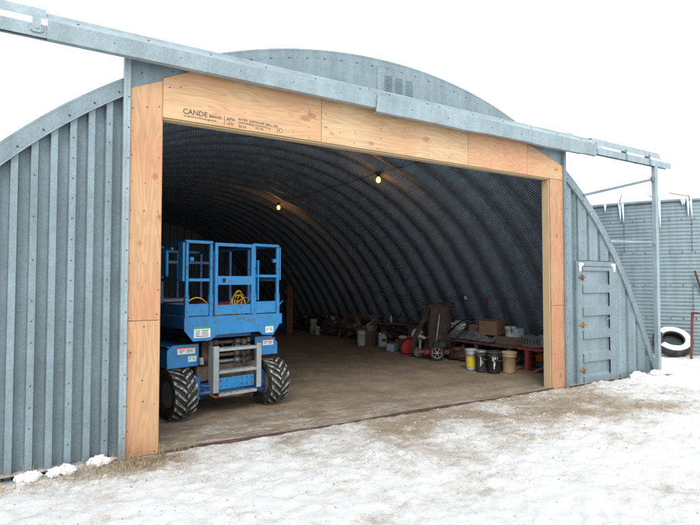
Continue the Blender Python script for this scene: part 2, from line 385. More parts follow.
def ribbed(name, x0, x1, zb, matl, period, crest, slope, depth, y0, top=None, phase=0., bolts=True, topoff=.1):
    """vertical box ribs; crest stands towards -y"""
    b = MB(); prof = []; x = x0 + phase - period
    while x < x1 + period:
        prof += [(x, y0 + depth), (x + slope, y0), (x + slope + crest, y0), (x + 2 * slope + crest, y0 + depth)]; x += period
    xs = [p[0] for p in prof]; ys = [p[1] for p in prof]
    keep = [(x0, float(np.interp(x0, xs, ys)))] + [p for p in prof if x0 < p[0] < x1] + [(x1, float(np.interp(x1, xs, ys)))]
    # subdivide so that the arch top is followed
    pts = []
    for a, c in zip(keep, keep[1:]):
        n = max(1, int((c[0] - a[0]) / .05))
        for i in range(n): pts.append((a[0] + (c[0] - a[0]) * i / n, a[1] + (c[1] - a[1]) * i / n))
    pts.append(keep[-1])
    tz = lambda x: (top if top is not None else top_z(x, topoff))
    for th in (0, .004):
        b.strip([(x, y + th, zb) for x, y in pts], [(x, y + th, max(zb + .01, tz(x))) for x, y in pts])
    if bolts:
        b.mi = 1; x = x0 + phase - period; k = 0
        while x < x1:
            cx = x + slope + crest / 2; k += 1
            if x0 + .03 < cx < x1 - .02 and k % bolts == 0:
                z = zb + .12
                while z < tz(cx) - .15: b.disc((cx, y0, z + random.uniform(-.01, .01)), .0065); z += random.choice((.19, .19, .38))
            x += period
    return b.build(name, [matl, BOLT], hut, recalc=False)

# left front wall, right front wall
ribbed('front_wall', -3.05, -.350, -.12, STEEL, .155, .056, .010, .085, .046, phase=.045, bolts=2)
ribbed('front_wall', 6.40, 6.76, -.05, STEEL, .31, .20, .02, .05, .046, phase=.02, bolts=1)
ribbed('front_wall', 6.76, 7.93, 2.06, STEEL, .31, .23, .012, .05, .046, phase=.05, bolts=1)
ribbed('front_wall', 7.93, 9.14, -.05, STEEL, .31, .22, .02, .055, .046, phase=.0, bolts=1)
MB().b2(-3.08, -.372, -.012, .02, -.14, -.035).build('base_channel', STEEL_D, hut)
MB().b2(7.93, 9.12, -.0, .02, -.05, .04).build('base_channel', STEEL_D, hut)
# corner posts
for x in (-.372, 6.362):
    b = MB(); b.b2(x, x + .062, -.03, .05, -.1 if x < 0 else -.04, 3.9, bev=.004); b.b2(x + .02, x + .026, -.036, -.03, 0, 3.88)
    b.mi = 1
    for z in np.arange(.2, 3.8, .3): b.disc((x + .045, -.03, z), .007)
    b.build('corner_post', [STEEL_L if x < 0 else STEEL, BOLT], hut)
# sheet metal over the header
b = MB(); b.b2(-.31, 6.362, .0205, .0235, 3.375, 4.02)
b.mi = 1
for x, z in ((-.2, 3.78), (.1, 3.85), (6.15, 3.8), (5.9, 3.85)): b.disc((x, .0205, z), .008)
b.build('header_plate', [STEEL, BOLT], hut)
# gable sheets above the track: three plates with lapped seams
b = MB()
def gplate(x0, x1, y):
    xs = np.linspace(x0, x1, 30); z0 = 3.95
    xs = [x for x in xs if top_z(x, .115) > z0 + .01]
    lo = [(x, y, z0) for x in xs]; hi = [(x, y, top_z(x, .115)) for x in xs]
    b = MB(); b.strip(lo, hi); b.strip([(x, y + .006, z0) for x in xs], [(x, y + .006, h[2]) for x, h in zip(xs, hi)])
    b.strip([lo[0], hi[0]], [(lo[0][0], y + .006, lo[0][2]), (hi[0][0], y + .006, hi[0][2])])
    return b
gplate(-.3, 2.7, .022).build('gable_sheet', STEEL, hut)
gp = gplate(2.66, 3.36, .015).build('gable_sheet', STEEL, hut)
gplate(3.32, 6.4, .022).build('gable_sheet', STEEL, hut)
for cxv in (2.84, 3.01, 3.18):
    b = MB(); b.b2(cxv - .06, cxv + .06, .0135, .0145, 4.165, 4.395)
    for k in range(8):
        z = 4.175 + k * .0265
        b.prism([(.0135, z), (.004, z + .004), (.004, z + .007), (.0135, z + .016)], cxv - .055, cxv + .055, 'x')
    b.build('vent_louvre', STEEL, gp)

# plywood cladding of the door frame (front face on y = 0)
def ply(poly, matl, label=None, nails=(), y1=.02):
    b = MB(); b.prism(poly, 0., y1, 'y', bev=.0015); b.mi = 1
    for x, z in nails: b.disc((x, 0.001, z), random.choice((.004, .006, .008)), h=.0016)
    b.mi = 2
    o = b.build('plywood_panel', [matl, RUSTD], hut)
    if label: o['label'] = label
    return o
def nails(x0, x1, z0, z1, sx, sz, edge=.025):
    o = []
    for x in np.arange(x0 + edge, x1, sx):
        for z in np.arange(z0 + edge, z1, sz): o.append((x + random.uniform(-.015, .015), z + random.uniform(-.03, .03)))
    return o
ply([(-.31, -.03), (-.002, -.03), (-.002, 1.308), (-.31, 1.308)], PLYV[0], nails=nails(-.31, -.01, 0, 1.28, .125, .24))
ply([(-.31, 1.314), (-.002, 1.314), (-.002, 3.735), (-.31, 3.60)], PLYV[1], nails=nails(-.31, -.01, 1.33, 3.5, .125, .26))
hn = lambda a, c: [(x + random.uniform(-.02, .02), z) for x in np.arange(a, c, .4) for z in (3.40 + random.uniform(-.02, .03), 3.55 + random.uniform(-.04, .04), 3.68 + random.uniform(-.04, .04))] + [(random.uniform(a, c), random.uniform(3.38, 3.85)) for _ in range(int((c - a) * 7))]
p1 = ply([(.002, 3.364), (1.835, 3.364), (1.835, 3.93), (.37, 3.93), (.002, 3.76)], PLYH[0], 'header panel with black lumber stamp', hn(.08, 1.8))
ply([(1.841, 3.364), (4.237, 3.364), (4.237, 3.93), (1.841, 3.93)], PLYH[1], nails=hn(1.9, 4.2))
ply([(4.243, 3.364), (5.497, 3.364), (5.497, 3.86), (5.3, 3.93), (4.243, 3.93)], PLYH[2], nails=hn(4.3, 5.45))
ply([(5.503, 3.364), (6.042, 3.364), (6.36, 3.364), (6.36, 3.60), (5.503, 3.857)], PLYH[0], nails=hn(5.6, 6.3))
ply([(6.042, 1.318), (6.36, 1.318), (6.36, 3.358), (6.042, 3.358)], PLYV2, nails=nails(6.042, 6.35, 1.33, 3.3, .125, .22))
ply([(6.042, -.03), (6.36, -.03), (6.36, 1.312), (6.042, 1.312)], PLYV2, nails=nails(6.042, 6.35, 0, 1.3, .125, .25))
# lumber stamp printed on the header
def st(body, size, x, z): 
    o = text('printed_stamp', body, size, Matrix.Translation((x, -.0006, z)) @ Matrix.Rotation(R(90), 4, 'X'), INKF, p1)
    return o
st('CANDE', .076, .20, 3.435); st('BRAND', .042, .475, 3.437); st('EXTERIOR PLYWOOD CANADA', .024, .21, 3.402)
st('APA', .052, .665, 3.437); st('15/32', .036, .665, 3.392); st('RATED', .034, .80, 3.46); st('SHEATHING', .026, .80, 3.425)
st('EXPOSURE 1', .036, .93, 3.455); st('SIZED FOR SPACING', .022, .93, 3.425); st('32/16', .04, .80, 3.382); st('PS 1-95', .03, 1.0, 3.392); st('MILL 240', .034, 1.13, 3.45); st('C-D', .03, 1.13, 3.41)
MB().b2(.64, .646, -.0006, .001, 3.385, 3.485).build('printed_stamp', INKF, p1); b = MB(); b.b2(1.262, 1.268, -.0006, .001, 3.385, 3.475)
b.build('printed_stamp', INKF, p1); b = MB(); b.tube([(1.305 + .02 * math.cos(a), -.0008, 3.42 + .026 * math.sin(a)) for a in np.linspace(0, 6.28, 14)[:-1]], .002, 4, closed=True)
b.build('printed_stamp', INKF, p1)
# inner framing lumber
MB().b2(6.026, 6.0405, .0205, .15, -.02, 3.345, bev=.002).b2(6.043, 6.2, .022, .1, -.02, 3.3).build('door_jamb', LUMBER, hut)
MB().b2(-.034, .007, .021, .16, -.02, 3.325, bev=.003).build('door_jamb', LUMBER, hut)
MB().b2(-.25, -.036, .024, .14, -.02, 3.3).build('door_jamb', LUMBER, hut)
MB().b2(0.0, 6.042, .0208, .13, 3.348, 3.3625, bev=.002).build('header_beam', LUMBERH, hut)
MB().b2(-.25, 6.3, .024, .12, 3.366, 3.78).build('header_beam', LUMBERH, hut)

# threshold: rusty steel angle across the doorway
b = MB(); xs = np.linspace(.0, 6.04, 70)
zz = [.006 + .008 * math.sin(x * 2.3) + random.uniform(-.002, .002) for x in xs]
yj = [.004 * math.sin(x * 5) + random.uniform(-.003, .003) for x in xs]
b.strip([(x, -.03 + j, z - .04) for x, z, j in zip(xs, zz, yj)], [(x, -.03 + j, z + .006) for x, z, j in zip(xs, zz, yj)])
b.strip([(x, -.03 + j, z + .006) for x, z, j in zip(xs, zz, yj)], [(x, -.005 + j, z + .004) for x, z, j in zip(xs, zz, yj)])
b.build('threshold', RUSTD, hut)
MB().b2(-.36, -.0, -.034, .02, -.06, -.031).build('threshold', RUSTD, hut)

# walk door in the right wall: flat surround, ribbed leaf, three rusty hinges, handle
b = MB(); b.b2(6.735, 6.759, .0, .1, -.05, 2.055); b.b2(6.76, 6.905, .006, .03, -.04, 2.05); b.b2(7.755, 7.93, .006, .03, -.04, 2.05); b.b2(6.905, 7.755, .006, .03, 1.965, 2.05); b.b2(6.76, 6.77, -.006, .006, -.04, 2.05)
b.mi = 1
for z in np.arange(.15, 2, .3): b.disc((6.82, .006, z), .007); b.disc((7.88, .006, z + .05), .007)
fr = b.build('door_frame', [STEEL, BOLT], hut); fr.location.y = .034
b = MB(); x0, x1 = 6.912, 7.748; y0 = .0; dp = .038
zs = [(-.03, 0)]
tops = [.09, .48, .87, 1.26, 1.64]
for z in tops: zs += [(z, 0), (z + .045, dp), (z + .235, dp), (z + .25, 0)]
zs += [(1.955, 0)]
xr = 7.665
b.strip([(x0, y0 + p, z) for z, p in zs], [(xr, y0 + p, z) for z, p in zs])
b.b2(xr, x1, y0, .02, -.03, 1.955); b.b2(x0, xr, y0 + dp + .002, y0 + dp + .01, -.03, 1.955)
for z in tops: b.prism([(y0, z), (y0 + dp, z + .045), (y0 + dp, z + .235), (y0, z + .25)], xr - .0, xr + .004, 'x')
b.mi = 1
for z in np.arange(.15, 1.9, .24): b.disc((7.71, y0, z), .006)
door = b.build('walk_door', [STEEL, BOLT], hut, recalc=False); door.location.y = .034
for z in (.21, .97, 1.77):
    b = MB(); b.prism([(6.895, z + .05), (6.905, z + .05), (6.905, z + .018), (6.99, z + .006), (6.99, z - .006), (6.905, z - .018), (6.905, z - .05), (6.895, z - .05), (6.87, z - .02), (6.81, z - .012), (6.81, z + .012), (6.87, z + .02)], -.006, .004, 'y'); b.tube([(6.905, -.01, z - .05), (6.905, -.01, z + .05)], .009, 8)
    b.build('hinge', RUST, door)
MB().tube([(7.60, .05, 1.06), (7.60, -.03, 1.06), (7.55, -.035, 1.055), (7.5, -.035, 1.05)], .011, 8).lathe([(.024, .04), (.024, .03), (.012, .028)], (7.60, 0, 1.06), 12, 'y').build('door_handle', GREY, door)
for (x, z, sgn) in ((6.815, 2.02, 1), (7.86, 2.02, -1)):
    b = MB(); b.prism([(x, z), (x + sgn * .12, z - .005), (x + sgn * .115, z - .05), (x + sgn * .06, z - .06), (x + sgn * .055, z - .14), (x + sgn * .01, z - .15)], -.006, .006, 'y', bev=.004); b.build('sealant_patch', SNOW, fr)

# sliding door track with bent sheet cover, on the front
ty = -.2
def cover(x0, x1, zlow, yo=0., wav=0., name='track_cover', matl=STEEL_L):
    xs = np.linspace(x0, x1, max(8, int((x1 - x0) * 8))); ph = random.random() * 6
    def zl(x): return zlow + wav * (math.sin(x * 3.1 + ph) + .5 * math.sin(x * 7.7 + ph) + .4 * math.sin(x * 17))
    pr = lambda x: [(x, .03, 4.125), (x, -.03 + yo, 4.14), (x, -.035 + yo, 4.115), (x, -.215 + yo, 3.995 - wav * .2), (x, -.185 + yo + (zl(x) - zlow) * .5, zl(x)), (x, -.13 + yo, zl(x) - .004)]
    b = MB(); rows = [pr(x) for x in xs]
    for th in (0, -.003):
        for a, c in zip(rows, rows[1:]): b.strip([(p[0], p[1] - th, p[2]) for p in a], [(p[0], p[1] - th, p[2]) for p in c])
    bmesh.ops.remove_doubles(b.bm, verts=b.bm.verts, dist=1e-4)
    for k in (0, -1): 
        b.strip(rows[k], [(p[0], p[1] + .012, p[2] - .004) for p in rows[k]])
    b.mi = 1
    for x in np.arange(x0 + .25, x1, .62): b.disc((x, -.12 + yo, 4.06), .011, (0, -.6, .8)); b.disc((x + .3, -.197 + yo, 3.93 - (.03 if wav else 0)), .009)
    return b.build(name, [matl, BOLT], hut, recalc=False)
cover(-1.04, 2.62, 3.845)
cover(3.34, 7.0, 3.805, yo=-.006, wav=.008)
cover(2.5, 3.45, 3.80, yo=-.012, wav=.003)
# top angle behind the cover and the bare rails beyond both ends
for x0, x1 in ((-3.4, -1.045), (7.0, 9.1)):
    b = MB(); b.prism([(-.15, 4.03 if x0 < 0 else 4.01), (-.146, 4.03 if x0 < 0 else 4.01), (-.09, 4.13), (-.02, 4.13), (-.02, 4.137), (-.1, 4.137)], x0, x1, 'x')
    b.build('track_flashing', STEEL_L, hut)
b = MB(); b.prism([(-.16, 3.97), (-.16, 3.855), (-.135, 3.865), (-.135, 3.872), (-.152, 3.872), (-.152, 3.945), (-.07, 3.945), (-.07, 3.872), (-.087, 3.872), (-.087, 3.865), (-.06, 3.865), (-.06, 3.95)], -3.4, 9.42, 'x')
b.build('door_track', STEEL_L, hut)
for x in (-2.6, -1.75, -1.12):
    b = MB(); b.b2(x - .035, x + .035, -.175, -.163, 3.89, 4.03); b.b2(x - .05, x + .05, -.17, -.162, 3.9, 3.945); b.tube([(x, -.185, 3.93), (x, -.16, 3.93)], .014); b.build('track_bracket', STEEL_L, hut)
for x in (7.06, 7.95, 8.7):
    b = MB(); b.b2(x - .03, x + .03, -.172, -.162, 3.86, 3.96); b.b2(x - .012, x + .012, -.16, -.06, 3.95, 4.05); b.build('track_bracket', STEEL, hut)
# post and braces that carry the free end of the track
b = MB(); b.b2(8.87, 8.96, -.16, -.08, -.05, 3.86, bev=.006); b.build('track_post', STEEL_L, hut)
b = MB(); b.bar((8.88, -.1, 3.62), (6.95, .03, 3.17), .035, .045); b.box((8.87, -.11, 3.62), (.1, .05, .09)); b.build('track_brace', STEEL_D, hut)
b = MB(); b.bar((8.88, -.1, 2.44), (7.7, .03, 2.42), .03, .035); b.box((8.88, -.11, 2.44), (.09, .05, .09)); b.build('track_brace', STEEL_L, hut)

# back wall
b = MB(); pts = []; x = CX - 5.9
while x < CX + 5.9: pts += [(x, 0), (x + .03, -.05), (x + .15, -.05), (x + .18, 0)]; x += .31
b.strip([(x, 18.4 + y, -.05) for x, y in pts], [(x, 18.4 + y, max(0, top_z(x, .05))) for x, y in pts]); 
b.build('back_wall', STEEL_D, hut, recalc=False)
# cable sagging along the right wall inside the ribs
b = MB(); pts = []
for i, y in enumerate(np.linspace(.5, 17, 120)):
    z = 1.34 - .035 * abs(math.sin(y * 1.6)); q = arch(np.linspace(.9, 1.6, 200), .225)
    xw = float(np.interp(-z, -q[:, 1], q[:, 0])); pts.append((xw, y, z))
b.tube(pts, .006, 5); b.build('wall_cable', GREY, hut)
b = MB(); b.tube([(5.20, y, 3.965 - .012 * math.sin(y * 3)) for y in np.linspace(.3, 17.5, 80)], .006, 6); b.build('ridge_conduit', BLACK, hut)

# ------------------------------------------------------------------ light bulbs hanging from the conduit
def make_lamp():
    t = thing('ceiling_light', 'lit bare bulb hanging nearest to the doorway', 'light bulb', (5.20, 3.60, 3.87), group='bare bulbs under the arch')
    b = MB(); b.box((0, 0, .088), (.09, .09, .03), bev=.004); b.build('junction_box', RUSTD, t)
    MB().lathe([(.03, .02), (.034, .03), (.034, .055), (.025, .072)], n=16).build('socket', BLACK, t)
    MB().lathe([(.001, -.10), (.026, -.095), (.044, -.07), (.050, -.045), (.044, -.018), (.024, .01), (.018, .022)], n=16).build('bulb', BULB, t)
    return t
lamp = make_lamp()
lamp2 = dup(lamp, (5.20, 8.60, 3.87), label='lit bare bulb hanging deeper inside, above and behind the blue lift')
for y in (3.60, 8.60):
    pl = bpy.data.lights.new('bulb_glow', 'POINT'); pl.energy = 4.5; pl.color = (1, .33, .07); pl.shadow_soft_size = .04
    po = bpy.data.objects.new('bulb_glow', pl); COL.objects.link(po); po.location = (5.20, y, 3.76)

# ------------------------------------------------------------------ ground
def axis(lo, hi, step, far):
    a = list(np.arange(lo, hi, step)); s = step; v = lo; left = []
    while v > -far: s *= 1.25; v -= s; left.append(v)
    s = step; v = a[-1]; right = []
    while v < far: s *= 1.25; v += s; right.append(v)
    return np.array(left[::-1] + a + right)
gx = axis(-3.5, 12.5, .035, 900); gy = axis(-5., .05, .03, 900)
X, Y = np.meshgrid(gx, gy)
near = np.exp(-np.maximum(0, np.hypot(X - 4, Y + 2) - 12) / 20)
Z = (fbm(X, Y, .6, 3, 11) - .5) * .07 + ((fbm(X, Y, 7, 4, 21, .6) - .5) * .05 + (fbm(X, Y, 2.2, 3, 33, .6) - .5) * .04) * near
Z += (fbm(X, Y, 13, 3, 41, .7) - .5) * .035 * near + .010 * np.clip((fbm(X, Y, 17, 2, 47) - .60) * 20, 0, 1) * near
door = np.clip(1 - np.abs(X - 3) / 3.6, 0, 1) ** .4 * np.exp(-np.abs(np.minimum(Y, 0)) / .8)       # packed flat towards the threshold
Z = Z * (1 - .6 * door) - .015
Z += -.045 * np.clip((-.2 - X) / 1.2, 0, 1) * (Y < .3)
Z += .05 * np.exp(-((X - 8.4) / .9) ** 2 - ((Y + .12) / .2) ** 2) * (.4 + fbm(X, Y, 4, 2, 5))        # drift along the right wall
Z += .10 * np.clip((X - 9.2) / 2, 0, 1) * (fbm(X, Y, .9, 3, 55)) * near
Z += .075 * np.clip((.10 - X) / .5, 0, 1) * np.clip(1 + Y / .16, 0, 1) * (Y < 0) * (fbm(X, Y, 6, 3, 66) - .1)
inside = (Y > .0) & (Y < 18.5) & (X > -3.2) & (X < 9.2); Z = np.where(inside, -.06, Z)
ew = np.clip(1 + Y / .22, 0, 1) * ((X > -.2) & (X < 6.3) & (Y <= .0)); Z = Z * (1 - ew) + ew * (-.012 + (fbm(X, Y, 9, 3, 44) - .4) * .05)
m = bpy.data.materials.new('snowy_ground'); m.use_nodes = True
nt = m.node_tree; N = nt.nodes; L = nt.links; b_ = N['Principled BSDF']; b_.inputs['Roughness'].default_value = .75
tc = N.new('ShaderNodeTexCoord'); sx = N.new('ShaderNodeSeparateXYZ'); L.new(tc.outputs['Object'], sx.inputs[0])
def nz(scale, detail=8, rough=.65, stretch=(1, 1, 1), dist=0.):
    mp = N.new('ShaderNodeMapping'); mp.inputs['Scale'].default_value = stretch; L.new(tc.outputs['Object'], mp.inputs['Vector'])
    n = N.new('ShaderNodeTexNoise'); n.inputs['Scale'].default_value = scale; n.inputs['Detail'].default_value = detail; n.inputs['Roughness'].default_value = rough; n.inputs['Distortion'].default_value = dist
    L.new(mp.outputs[0], n.inputs['Vector']); return n.outputs['Fac']
def mr(o, a, c, d0=0., d1=1.):
    r = N.new('ShaderNodeMapRange'); r.inputs['From Min'].default_value = a; r.inputs['From Max'].default_value = c; r.inputs['To Min'].default_value = d0; r.inputs['To Max'].default_value = d1
    L.new(o, r.inputs['Value']); return r.outputs[0]
def mth(op, a, c):
    x = N.new('ShaderNodeMath'); x.operation = op
    for k, v in enumerate((a, c)):
        if isinstance(v, (int, float)): x.inputs[k].default_value = v
        else: L.new(v, x.inputs[k])
    return x.outputs[0]
def mixc(f, a, c):
    x = N.new('ShaderNodeMix'); x.data_type = 'RGBA'; L.new(f, x.inputs[0])
    for k, v in ((6, a), (7, c)):
        if isinstance(v, tuple): x.inputs[k].default_value = (*v, 1)
        else: L.new(v, x.inputs[k])
    return x.outputs[2]
# trodden dirt: most in front of the opening, fading outwards
gyv = mr(sx.outputs['Y'], -2.6, -.05); gxa = mr(sx.outputs['X'], .6, 2.4); gxb = mr(sx.outputs['X'], 8.2, 6.4)
g = mth('MULTIPLY', mth('MULTIPLY', gyv, mth('MAXIMUM', gxa, .25)), mth('MAXIMUM', gxb, .0))
big = nz(1.1, 6, .6); fine = nz(9, 10, .72, (1, 1, 1), .6); grit = nz(38, 6, .7); sm = nz(3.2, 8, .7, (1, 1.6, 1))
g2 = nz(75, 5, .75)
tot = mth('ADD', mth('MULTIPLY', mth('SUBTRACT', g2, .5), .55), mth('ADD', mth('ADD', mth('MULTIPLY', g, .25), mth('MULTIPLY', mr(big, .3, .7), .27)), mth('ADD', mth('MULTIPLY', mr(fine, .25, .75), .22), mth('MULTIPLY', sm, .28))))
# second trodden lane towards the lower right
lane = mth('SUBTRACT', 1., mth('ABSOLUTE', mth('ADD', mth('MULTIPLY', sx.outputs['X'], .28), mth('ADD', sx.outputs['Y'], -.35)), 0.))
lane = mth('MULTIPLY', mr(lane, .2, 1.), mr(sx.outputs['X'], 3., 5.))
lane = mth('MULTIPLY', lane, mr(sx.outputs['X'], 9., 7.5))
tot = mth('ADD', tot, mth('MULTIPLY', lane, .13))
mask = mr(tot, .43, .66, 0., .95)
dirtc = mixc(mr(g2, .38, .62), (.20, .135, .08), (.50, .39, .26))
snowc = mixc(mr(fine, .3, .7), (.87, .86, .84), (.94, .935, .925))
pepper = mr(nz(34, 5, .7), .60, .68, 0., .65)
snowc = mixc(mth('MULTIPLY', pepper, mr(tot, .38, .50)), snowc, (.34, .27, .20))
L.new(mixc(mask, snowc, dirtc), b_.inputs['Base Color'])
bp = N.new('ShaderNodeBump'); bp.inputs['Distance'].default_value = .035; bp.inputs['Strength'].default_value = 1; L.new(mth('ADD', mth('ADD', fine, mth('MULTIPLY', grit, .6)), mth('MULTIPLY', g2, .35)), bp.inputs['Height']); L.new(bp.outputs[0], b_.inputs['Normal'])
tag(grid_mesh('ground', X, Y, Z, m), kind='structure')

# earth floor inside
fx = np.arange(-3.2, 9.15, .05); fy = np.concatenate([np.arange(-.02, 5, .04), np.arange(5, 18.5, .1)])
X, Y = np.meshgrid(fx, fy); Zf = (fbm(X, Y, 3.5, 4, 71) - .5) * .03 + (fbm(X, Y, 16, 2, 81) - .5) * .014; Zf = Zf * np.clip(Y / .3, .2, 1) 
m = bpy.data.materials.new('earth_floor'); m.use_nodes = True
nt = m.node_tree; N = nt.nodes; L = nt.links; b_ = N['Principled BSDF']; b_.inputs['Roughness'].default_value = .8
tc = N.new('ShaderNodeTexCoord'); sx = N.new('ShaderNodeSeparateXYZ'); L.new(tc.outputs['Object'], sx.inputs[0])
n1 = nz(2.2, 8, .65); n2 = nz(30, 6, .7); n3 = nz(7, 8, .7, (1, 1, 1), .5)
ec = mixc(mr(n1, .35, .65), (.20, .15, .10), (.34, .262, .18)); ec = mixc(mr(n2, .55, .75, 0, .6), ec, (.36, .29, .21)); ec = mixc(mr(n3, .58, .72, 0, .6), ec, (.10, .075, .055))
# blown-in snow near the threshold
dust = mth('MULTIPLY', mr(sx.outputs['Y'], 1.3, .05), mr(nz(4, 9, .75, (.5, 1.4, 1), .4), .47, .60)); dust = mth('MULTIPLY', dust, mr(nz(16, 6, .7), .38, .58))
ec = mixc(mth('MULTIPLY', mth('MULTIPLY', dust, mr(sx.outputs['X'], 3.6, 1.2, .35, 1.)), .85), ec, (.8, .8, .82)); L.new(ec, b_.inputs['Base Color'])
bp = N.new('ShaderNodeBump'); bp.inputs['Distance'].default_value = .02; L.new(mth('ADD', n3, n2), bp.inputs['Height']); L.new(bp.outputs[0], b_.inputs['Normal'])
tag(grid_mesh('floor', X, Y, Zf, m), kind='structure')
# straw litter on the floor, dirt clods on the snow
def scatter(name, n, fn, matl, sz):
    b = MB()
    for _ in range(n):
        x, y, z = fn(); a = random.uniform(0, 3.14); l = random.uniform(*sz); w_ = l * random.uniform(.08, .2); h = random.uniform(0, .25) * l
        dx, dy = math.cos(a) * l / 2, math.sin(a) * l / 2; ex, ey = -math.sin(a) * w_ / 2, math.cos(a) * w_ / 2
        vs = [b.bm.verts.new(p) for p in ((x - dx - ex, y - dy - ey, z), (x + dx - ex, y + dy - ey, z + h), (x + dx + ex, y + dy + ey, z + h), (x - dx + ex, y - dy + ey, z))]
        b.bm.faces.new(vs)
    return b.build(name, matl, recalc=False)
def fstraw():
    while True:
        x, y = random.uniform(.2, 8), random.uniform(.1, 9)
        if float(fbm(np.array([x]), np.array([y]), .9, 2, 91)[0]) > .47: return x, y, .016
tag(scatter('straw_litter', 1800, fstraw, STRAW, (.02, .07)), kind='stuff')
def clods(name, n, fn, matl, sz):
    b = MB()
    for _ in range(n):
        c = Vector(fn()); s = random.uniform(*sz); vs = []
        for k in range(3):
            a = k * 2.09 + random.random(); vs.append(b.bm.verts.new(c + Vector((math.cos(a) * s * random.uniform(.7, 1.3), math.sin(a) * s * random.uniform(.7, 1.3), -.3 * s))))
        tp = b.bm.verts.new(c + Vector((random.uniform(-.3, .3) * s, random.uniform(-.3, .3) * s, s * random.uniform(.4, .8)))); 
        for k in range(3): b.bm.faces.new((vs[k], vs[(k + 1) % 3], tp))
    return b.build(name, matl)
def gz(x, y): 
    i = min(len(gy) - 1, max(0, int(np.searchsorted(gy, y)))); j = min(len(gx) - 1, max(0, int(np.searchsorted(gx, x)))); return float(Zg[i, j])
Zg = bpy.data.objects['ground'].data; _v = np.zeros(len(Zg.vertices) * 3); Zg.vertices.foreach_get('co', _v); Zg = _v.reshape(len(gy), len(gx), 3)[..., 2]
def fsn():
    x = random.gauss(3.4, 2.6); y = -abs(random.gauss(0, .9)) - .06; return x, y, gz(x, y)
tag(clods('snow_crumbs', 450, fsn, SNOW, (.003, .013)), kind='stuff')
def fdirt():
    x = random.gauss(4, 2.4); y = -abs(random.gauss(0, 1.2)) - .03; return x, y, gz(x, y)
tag(clods('dirt_crumbs', 2500, fdirt, mat('dirt', (.20, .14, .09), .9), (.003, .011)), kind='stuff')
def fin():
    x, y = random.uniform(.2, 8.2), abs(random.gauss(0, 2.6)) + .1; return x, y, .008
tag(clods('floor_crumbs', 1500, fin, mat('dry_dirt', (.26, .20, .14), .9), (.005, .014)), kind='stuff')
# dry grass along the left wall and corner
b = MB()
for _ in range(900):
    x = random.choice((random.uniform(-1.4, .15), random.gauss(-.35, .28), random.gauss(-.1, .3))); y = -.03 - abs(random.gauss(0, .17)); z = gz(x, y) - .01
    flat = random.random() < .7; l = random.uniform(.06, .30); a = random.uniform(0, 6.28); e = random.uniform(.05, .35) if flat else random.uniform(.7, 1.4)
    dirv = Vector((math.cos(a) * math.cos(e), -abs(math.sin(a)) * math.cos(e), math.sin(e))); p = Vector((x, y, z + .01)); q = p + dirv * l * .6; r_ = q + (dirv + Vector((0, 0, -.5))).normalized() * l * .4
    sd = dirv.cross(Vector((0, 0, 1))).normalized() * .0025
    v = [b.bm.verts.new(t) for t in (p - sd, p + sd, q + sd, q - sd, r_)]
    b.bm.faces.new(v[:4]); b.bm.faces.new((v[3], v[2], v[4]))
tag(b.build('dry_grass', GRASSM, recalc=False), kind='stuff')
# clumps of snow
def clump(c, s, label, grp='snow clumps against the wall foot', seed=0):
    bm = bmesh.new(); rd = random.Random(seed)
    for k in range(9):
        b2 = bmesh.new(); bmesh.ops.create_icosphere(b2, subdivisions=4, radius=1)
        P = np.array([v.co[:] for v in b2.verts]); nn = fbm(P[:, 0] * 1.3 + seed * 3.1 + k * 5, P[:, 1] + P[:, 2] * 1.7 + 5, 2.0, 5, 200 + seed, .65)
        ox, oy, sz = rd.uniform(-1, 1) * s[0] * .85, rd.uniform(-.4, .6) * s[1], rd.uniform(.3, .62)
        for v, q in zip(b2.verts, nn): v.co *= .55 + .9 * q; v.co = Vector((v.co.x * s[0] * sz + ox, v.co.y * s[1] * sz * 1.3 + oy, v.co.z * s[2] * sz * 1.5 + s[2] * rd.uniform(.0, .0) + s[2] * (.5 - abs(ox) / s[0] * .5)))
        tmp = bpy.data.meshes.new('t'); b2.to_mesh(tmp); b2.free(); bm.from_mesh(tmp); bpy.data.meshes.remove(tmp)
    me = bpy.data.meshes.new('snow_clump'); bm.to_mesh(me); bm.free(); me.materials.append(SNOW)
    for p in me.polygons: p.use_smooth = True
    o = bpy.data.objects.new('snow_clump', me); COL.objects.link(o); o.location = c; tag(o, label, 'snow', grp)
clump((-.52, -.07, .01), (.11, .07, .05), 'white snow clump at the foot of the left wall, nearest the plywood corner', seed=1)
clump((-.83, -.08, -.01), (.11, .08, .045), 'flattish snow clump at the left wall, middle one of the three', seed=2)
clump((-1.12, -.09, -.025), (.11, .08, .06), 'snow clump at the foot of the left wall, farthest from the doorway', seed=3)
clump((8.25, -.12, .02), (.22, .09, .05), 'broad snow lump against the wall just right of the walk door', 'snow lumps beside the walk door', seed=4)
clump((8.65, -.22, .03), (.16, .09, .055), 'snow lump between the walk door and the track post', 'snow lumps beside the walk door', seed=5)
clump((9.02, -.22, .03), (.16, .10, .07), 'snow lump around the foot of the track post', 'snow lumps beside the walk door', seed=6)

